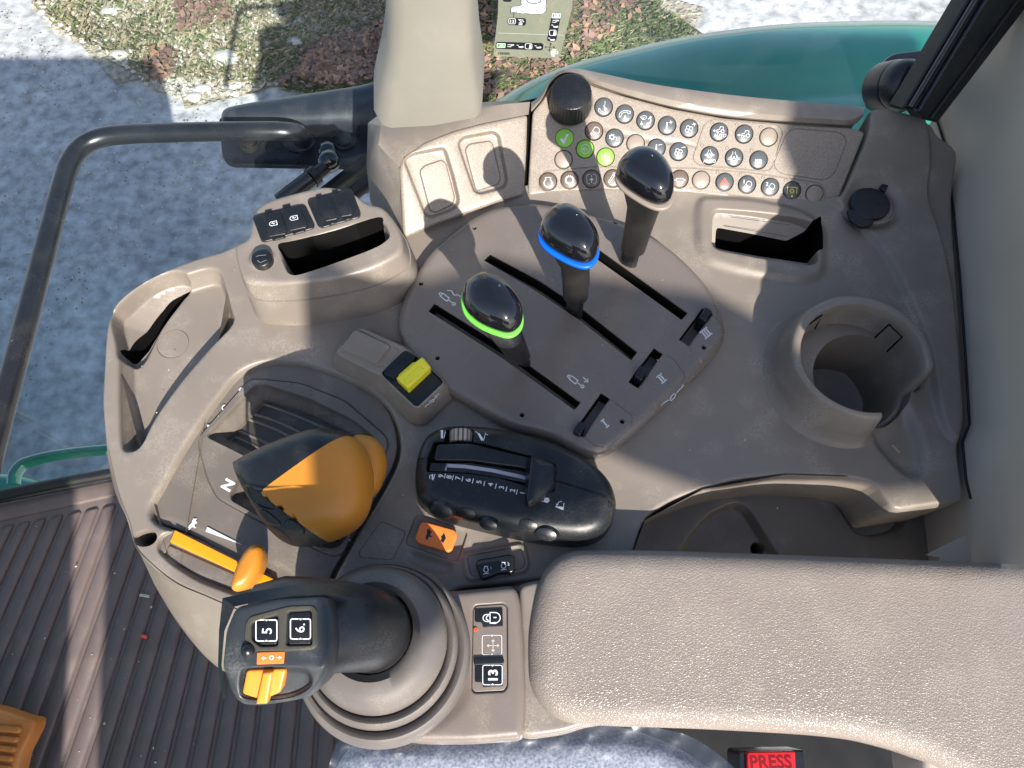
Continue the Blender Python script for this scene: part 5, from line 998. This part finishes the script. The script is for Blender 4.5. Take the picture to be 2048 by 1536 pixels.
patch('grass_strip', [(560, 190), (620, 130), (760, 130), (800, 60), (960, -350), (1330, -350), (1310, 30), (1500, 100), (1300, 200), (980, 260), (800, 210), (700, 182)], GZ+.02, gras, .05, kind='structure')
stone = mat('pale_stone', (.55, .53, .48), .9, .2, var=.2, vscale=30); leaf = mat('dry_leaf', (.20, .125, .10), .8, .2, var=.5, vscale=3); leaf2 = mat('russet_leaf', (.34, .20, .13), .8, .2, var=.3, vscale=3); gr1 = mat('grass_blade', (.12, .155, .065), .8, .2, var=.4, vscale=3); gr2 = mat('dry_grass', (.32, .28, .19), .8, .2, var=.3, vscale=3)
def inpoly(p, poly): return sdf(ccw(poly), np.array([p]))[0] > 0
def scatter(name, poly, n, maker, mats, lab=None, **kw):
    V = []; F = []; mi = []; pw = [(P(a, b, GZ).x, P(a, b, GZ).y) for a, b in poly]; arr = np.array(pw); lo, hi = arr.min(0), arr.max(0)
    c = np.random.RandomState(len(name)).uniform(lo, hi, (n*3, 2)); c = c[sdf(ccw(pw), c) > 0][:n]
    for x, y in c:
        v, f = maker(x, y); b = len(V); V += v; F += [tuple(i+b for i in g) for g in f]; k = random.randrange(len(mats)); mi += [k]*len(f)
    obj(name, V, F, mats, None, mi, smooth=False, kind='stuff', **kw)
def mk_leaf(x, y):
    a = random.uniform(0, 6.3); s = random.uniform(.009, .026); u = Vector((math.cos(a), math.sin(a), random.uniform(-.4, .4)))*s; w_ = Vector((-math.sin(a), math.cos(a), random.uniform(-.5, .5)))*s*.7; c = Vector((x, y, GZ+.035+random.uniform(0, .03)))
    return [c-u, c-w_*.8-u*.1, c+u, c+w_*.8+u*.1], [(0, 1, 2), (0, 2, 3)]
def mk_blade(x, y):
    a = random.uniform(0, 6.3); h = random.uniform(.012, .045); c = Vector((x, y, GZ+.02)); d = Vector((math.cos(a), math.sin(a), 0)); w_ = Vector((-d.y, d.x, 0))*.0016
    return [c-w_, c+w_, c+d*h*.5+w_*.7+Vector((0, 0, h*.7)), c+d*h*1.1+Vector((0, 0, h*.8))], [(0, 1, 2), (0, 2, 3)]
def mk_pebble(x, y, s0=.006, s1=.02):
    s = random.uniform(s0, s1); c = Vector((x, y, GZ+.02)); v = [c+Vector((math.cos(k*1.256+x*9)*s*random.uniform(.7, 1.2), math.sin(k*1.256+x*9)*s*random.uniform(.7, 1.2), 0)) for k in range(5)]+[c+Vector((random.uniform(-.3, .3)*s, random.uniform(-.3, .3)*s, s*.7))]
    return v, [(k, (k+1) % 5, 5) for k in range(5)]
scatter('fallen_leaves', [(560, 190), (620, 100), (760, 60), (800, 60), (960, -60), (1290, -60), (1290, 30), (1100, 180), (980, 220), (790, 190)], 2600, mk_leaf, [leaf, leaf2, leaf])
scatter('leaf_drift', [(590, 170), (640, 110), (780, 70), (790, 150), (700, 180)], 1500, mk_leaf, [leaf, leaf2])
scatter('leaf_litter', [(300, 175), (310, 110), (360, 110), (350, 170)], 120, mk_leaf, [leaf, leaf2])
scatter('leaf_litter', [(340, -20), (370, 80), (470, 50), (440, -40)], 350, mk_leaf, [leaf, leaf])
scatter('grass_tufts', [(560, 190), (640, 140), (770, 150), (960, -60), (1330, -60), (1310, 30), (1400, 100), (1200, 200), (980, 230), (790, 190)], 42000, mk_blade, [gr1, gr1, gr1, gr2])
scatter('dry_grass_stalks', [(60, -60), (120, 60), (300, 160), (500, 180), (780, 140), (780, -60)], 9000, mk_blade, [gr2, gr2, gr1])
scatter('gravel', VERGE[:9]+[(800, -60), (60, -60)], 9000, mk_pebble, [stone, dirt, dirt])
scatter('loose_grit', [(-40, -40), (60, 60), (300, 200), (500, 210), (700, 200), (700, 400), (200, 560), (-40, 960)], 1600, lambda x, y: mk_pebble(x, y, .002, .006), [stone, dirt, dirt])
stones = [(450, 118, .055), (240, 112, .04), (225, 25, .045), (388, 195, .03), (470, 170, .028), (405, 178, .03), (515, 152, .022), (590, 85, .035), (300, 60, .02), (355, 95, .02)]
SL = ['largest pale stone in the middle of the gravel verge', 'flat pinkish stone at the left edge of the gravel verge', 'whitish stone near the top left corner of the verge', 'long pale stone at the lower edge of the verge above the grab rail', 'pale stone lying just right of the small leaf patch edge', 'small pale stone between the leaf patch and the asphalt', 'tiny pale stone nearest the mirror arm', 'small stone at the edge of the red leaf drift', 'small pale stone high on the verge near the dark leaves', 'tiny stone directly above the small leaf patch']
for i, (x, y, s) in enumerate(stones):
    v0 = P(x, y, GZ+.02); V = []; F = []; rr = random.Random(i)
    for j in range(5):
        for k in range(9):
            t = j/4*math.pi*.5; a = k/9*6.283; r_ = s*math.cos(t)*(1+.18*rr.uniform(-1, 1)); V.append(v0+Vector((math.cos(a)*r_*1.3, math.sin(a)*r_*.9, s*.6*math.sin(t))))
    for j in range(4):
        for k in range(9): F.append((j*9+k, j*9+(k+1) % 9, j*9+9+(k+1) % 9, j*9+9+k))
    obj('stone', V, F, stone, label=SL[i], cat='stone', group='pale stones on the verge')
# ================================================================== CAB FLOOR
FZ0 = -.45; FF = flat(FZ0)
FLINE = lambda x: 1036-.208*x        # front edge of the mat in photo terms
fm = thing('floor_mat', FF.wp(200, 1300), 'dark ribbed rubber floor mat of the cab with a sunlit strip', 'floor mat')
obj('mat_base', [FF.wp(-500, 1115), FF.wp(260, 962), FF.wp(420, 930), FF.wp(1500, 930), FF.wp(1500, 2200), FF.wp(-500, 2200)], [(0, 1, 2, 3, 4, 5)], M['mat_'], fm, smooth=False)
zp = lambda x, y: (x*.39063, 936+y*.39063)
def gl(k):                           # groove k -> line in zoomed px
    xb = -960+107*k; s = np.interp(xb, [-960, -300, 100, 430, 755, 1290, 1900], [-.60, -.44, -.37, -.33, -.27, -.13, -.02]); return xb, s
def ytop(x): return max(190, 296-.2*x)
for k in range(0, 27):
    xb0, s0 = gl(k); xb1, s1 = gl(k+1); g = 9
    def pt(xb, s, y, o): return FF.uv(*zp(xb+s*(y-1536)+o, y))
    def ty(xb, s):
        y = 300.
        for _ in range(20): y = 296-.2*(xb+s*(y-1536))
        return y
    y0, y1 = ty(xb0, s0), ty(xb1, s1)
    poly = [pt(xb0, s0, y0+8, g), pt(xb1, s1, y1+8, -g), pt(xb1, s1, 1900, -g), pt(xb0, s0, 1900, g)]
    relief('rib', FF, rnd(poly, .006, 3), [], M['mat_'], fm, base=lambda u, v: .005+0*u, edge=[(0, 0), (.0015, .6), (.004, 1)], edge_h=.004, step=.05, skirt=((0, -.004),), loopstep=.03)
def strip(name, pts0, pts1, z0, z1, m, par, **kw): return skin(name, [[P(a, b, z0) for a, b in pts0], [P(a, b, z1) for a, b in pts1]], m, par, smooth=False, **kw)
fs = thing('front_sill', P(100, 990, FZ0), 'black rubber seal along the front edge of the cab floor', 'seal')
tube('seal_lip', [P(-120, 1013, FZ0+.02), P(0, 990, FZ0+.02), P(110, 968, FZ0+.02), P(230, 946, FZ0+.02)], .008, M['seal'], fs, n=10)
tube('seal_lip', [P(-120, 1022, FZ0+.015), P(0, 999, FZ0+.015), P(110, 977, FZ0+.015), P(230, 954, FZ0+.015)], .006, M['navy'], fs, n=10)
relief('sill_ledge', flat(FZ0+.004), rnd(flat(FZ0+.004).pl([(-400, 1085), (0, 1005), (240, 956), (260, 985), (0, 1042), (-400, 1130)]), .004), [], M['mat_'], fs, edge=dome(.004, 3), edge_h=.004, step=.03, skirt=((0, -.01),))
gh = thing('step_handle', P(100, 930, -.6), 'curved green handrail in front of the cab floor', 'handrail')
tube('rail', [P(a, b, -.62) for a, b in spl([(28, 970), (30, 950), (45, 930), (70, 920), (110, 911), (160, 904), (230, 898)], 5, False)], .009, M['paint'], gh, n=14, ry=1.6)
relief('green_body', flat(-.75), spl(flat(-.75).pl([(-80, 960), (-40, 942), (0, 942), (40, 948), (75, 962), (70, 1000), (-80, 1020)]), 4), [], M['paint'], gh, edge=dome(.02, 5), edge_h=.02, step=.03, skirt=((0, -.05),))
pd = thing('pedal', P(20, 1480, FZ0+.08), 'worn orange brown ribbed pedal in the lower left corner', 'pedal')
pf = Frame(P(20, 1480, FZ0+.07), (1, 0, 0), (0, 1, .1))
relief('pedal_pad', pf, rnd(pf.pl([(-80, 1400), (0, 1420), (45, 1436), (70, 1440), (66, 1460), (40, 1510), (20, 1600), (-80, 1600)]), .006), [], M['pedal'], pd, edge=dome(.004, 4), edge_h=.004, step=.01, skirt=((0, -.02),))
for k in range(7):
    y = 1452+k*19; plate('pedal_rib', pf, rnd(pf.pl([(-80, y-10), (46-k*5, y+2), (42-k*5, y+14), (-80, y+2)]), .003), .005, M['pedal'], pd, r=.002, bot=-.005, step=.01)
for (x, y), lab, m in (((287, 1191), 'bit of pale plastic thread on the floor mat', 'chip'), ((290, 1273), 'small red fleck in a groove of the floor mat', 'led')):
    tube('floor_litter', [FF.wp(x-6, y-1, .006), FF.wp(x, y, .009), FF.wp(x+(12 if m == 'chip' else 2), y+2, .007)], .0022, M[m], None, n=6, label=lab, cat='litter')
tube('straw_bit', [D0.wp(1784, 890, -.0085), D0.wp(1791, 896, -.008), D0.wp(1799, 905, -.0085)], .0009, M['debris'], None, n=6, label='short brown straw bit in the hollow below the cup holder', cat='straw')
# ================================================================== SEAT, BUCKLE
def fab():
    return mat('blue_grey_fabric', (.20, .22, .27), .85, .3, rgb2=(.50, .51, .54), fscale=420, fthr=(.35, .65), bump=.8, bscale=500, sheen=.3)
seat = thing('seat', P(900, 1530, -.03), 'blue grey fabric seat cushion under wrinkled clear plastic film', 'seat')
ST = flat(-.03)
relief('cushion', ST, rnd(ST.pl([(650, 1560), (690, 1490), (900, 1480), (1240, 1462), (1330, 1480), (1420, 1530), (1520, 1640), (1500, 1900), (620, 1900)]), .02), [], fab(), seat, edge=dome(.02, 5), edge_h=.02, step=.01, skirt=((0, -.08),))
pm = bpy.data.materials.new('clear_film'); pm.use_nodes = True; t_ = pm.node_tree; t_.nodes.clear()
o_ = t_.nodes.new('ShaderNodeOutputMaterial'); tr_ = t_.nodes.new('ShaderNodeBsdfTransparent'); tr_.inputs[0].default_value = (.9, .93, .97, 1); g_ = t_.nodes.new('ShaderNodeBsdfGlossy'); g_.inputs['Roughness'].default_value = .30
g_.inputs['Color'].default_value = (.85, .9, 1, 1); mx_ = t_.nodes.new('ShaderNodeMixShader'); mx_.inputs[0].default_value = .13; t_.links.new(tr_.outputs[0], mx_.inputs[1]); t_.links.new(g_.outputs[0], mx_.inputs[2]); t_.links.new(mx_.outputs[0], o_.inputs[0])
FP = flat(-.005)
fo = rnd(FP.pl([(640, 1600), (672, 1488), (690, 1470), (900, 1470), (1200, 1440), (1300, 1452), (1380, 1470), (1440, 1510), (1540, 1600), (1600, 1800), (600, 1800)]), .01)
rs = np.random.RandomState(7); wv = [(rs.uniform(-250, 250), rs.uniform(-420, 420), rs.uniform(0, 6), rs.uniform(.2, 1)) for _ in range(16)]
def crk(u, v):
    z = 0*u
    for a, b, p_, w_ in wv: z = z+w_*.0011*(1-np.abs(np.sin(a*u*.35+b*v*.35+p_)))**4
    return z
relief('film_cover', FP, fo, [], pm, seat, base=crk, step=.0035, skirt=None)
bk = thing('seat_belt_buckle', P(1545, 1525, -.02), 'red seat belt buckle button lettered PRESS below the armrest', 'buckle')
KF = flat(-.02)
plate('buckle_body', KF, rnd(KF.pl([(1478, 1502), (1612, 1500), (1622, 1640), (1480, 1640)]), .003), -.001, M['navy'], bk, r=.002, bot=-.03)
plate('press_button', KF, rnd(KF.pl([(1492, 1503), (1588, 1501), (1594, 1640), (1494, 1640)]), .002), .003, M['strap'], bk, r=.0015, bot=-.004)
text('press_lettering', KF, .0031, 'PRESS', 1542, 1524, .0125, 1, mat('dark_red', (.16, .004, .006), .3, .5), bk, bold=.0003)
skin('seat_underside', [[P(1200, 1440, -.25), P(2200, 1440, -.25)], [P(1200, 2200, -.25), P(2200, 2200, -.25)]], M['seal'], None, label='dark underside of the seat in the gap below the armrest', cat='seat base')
sb = [(1845, 1506), (1900, 1504), (2048, 1500), (2150, 1498), (2150, 1640), (1900, 1640)]
relief('seat_back_corner', flat(.02), spl(flat(.02).pl(sb), 4), [], M['trim'], None, edge=dome(.006, 4), edge_h=.006, step=.01, skirt=((0, -.04),), label='taupe corner of the seat back at the bottom right edge', cat='seat back')
for i in range(1):
    V = []; F = []; rr = random.Random(5)
    def crumb(fr, x, y, s_):
        c = fr.wp(x, y, 0); b = len(V)
        for k in range(4): V.append(c+Vector((math.cos(k*1.57+x)*s_*rr.uniform(.6, 1.3), math.sin(k*1.57+x)*s_*rr.uniform(.6, 1.3), 0)))
        V.append(c+Vector((0, 0, s_*.8))); F.extend([(b+k, b+(k+1) % 4, b+4) for k in range(4)])
    for x, y in [(313, 825), (284, 732), (437, 832), (337, 740), (398, 556), (470, 540), (1555, 1016), (880, 640), (1205, 690), (1315, 720), (1240, 640), (1500, 720), (1560, 700), (1105, 560), (905, 500), (690, 900), (806, 990), (700, 1080), (1325, 560), (1490, 880), (1380, 900)]: crumb(flat(.0005 if x < 790 or x > 1440 else .0135), x, y, rr.uniform(.0004, .0009))
    for _ in range(55): crumb(flat(FZ0+.006), rr.uniform(0, 430), rr.uniform(1000, 1536), .0004+.0016*rr.random()**3)
    obj('crumbs', V, F, M['chip'], smooth=False, kind='stuff')
relief('tractor_hood', flat(.12), rnd([(-3.6, -.75), (-.76, -.75), (-.76, .08), (-3.6, .08)], .05), [], M['paint'], None, edge=dome(.12, 6), edge_h=.12, step=.2, skirt=((0, -1.8),), loopstep=.05, label='green tractor hood ahead of the cab, out of the picture', cat='hood')
# ================================================================== UNSEEN PLATES ADDED BEHIND THE CAMERA, cut to shade console and floor
def caster(name, px, z, yp, lab, cat):
    V = []
    for q_ in px:
        v = P(q_[0], q_[1], q_[2] if len(q_) > 2 else z); t = (yp-v.y)/sdir.y; V.append(v+sdir*t)
    n = len(V); V2 = [v+Vector((0, -.04, 0)) for v in V]
    obj(name, V+V2, [tuple(range(n)), tuple(range(2*n-1, n-1, -1))]+[(i, n+i, n+(i+1) % n, (i+1) % n) for i in range(n)], M['satin'], smooth=False, label=lab, cat=cat)
caster('console_shade_plate', [(612, 430), (700, 480), (760, 520), (850, 545), (978, 499), (1074, 520), (1197, 540), (1395, 571), (1548, 656), (1600, 545), (1628, 440), (1640, 395, .008), (1648, 320, .045), (1660, 250, .085), (1700, 120, .10), (2300, 120), (2300, 860), (1480, 930), (1280, 860), (1185, 815), (1120, 850), (1000, 880), (850, 940), (700, 990), (655, 960), (640, 860), (622, 640)], 0, -.9, 'unseen plate added behind the viewpoint to shade the console', 'shade plate')
caster('floor_shade_left', [(-700, 900), (155, 900), (152, 1050), (140, 1300), (128, 1536), (110, 1900), (-700, 1900)], FZ0, -.9, 'unseen plate added behind the viewpoint to shade the left of the floor', 'door frame')
caster('floor_shade_right', [(232, 930), (225, 1100), (215, 1300), (205, 1536), (195, 1900), (1300, 1900), (1300, 1150), (900, 1080), (500, 1000)], FZ0, -.88, 'unseen plate added behind the viewpoint to shade the right of the floor', 'door frame')
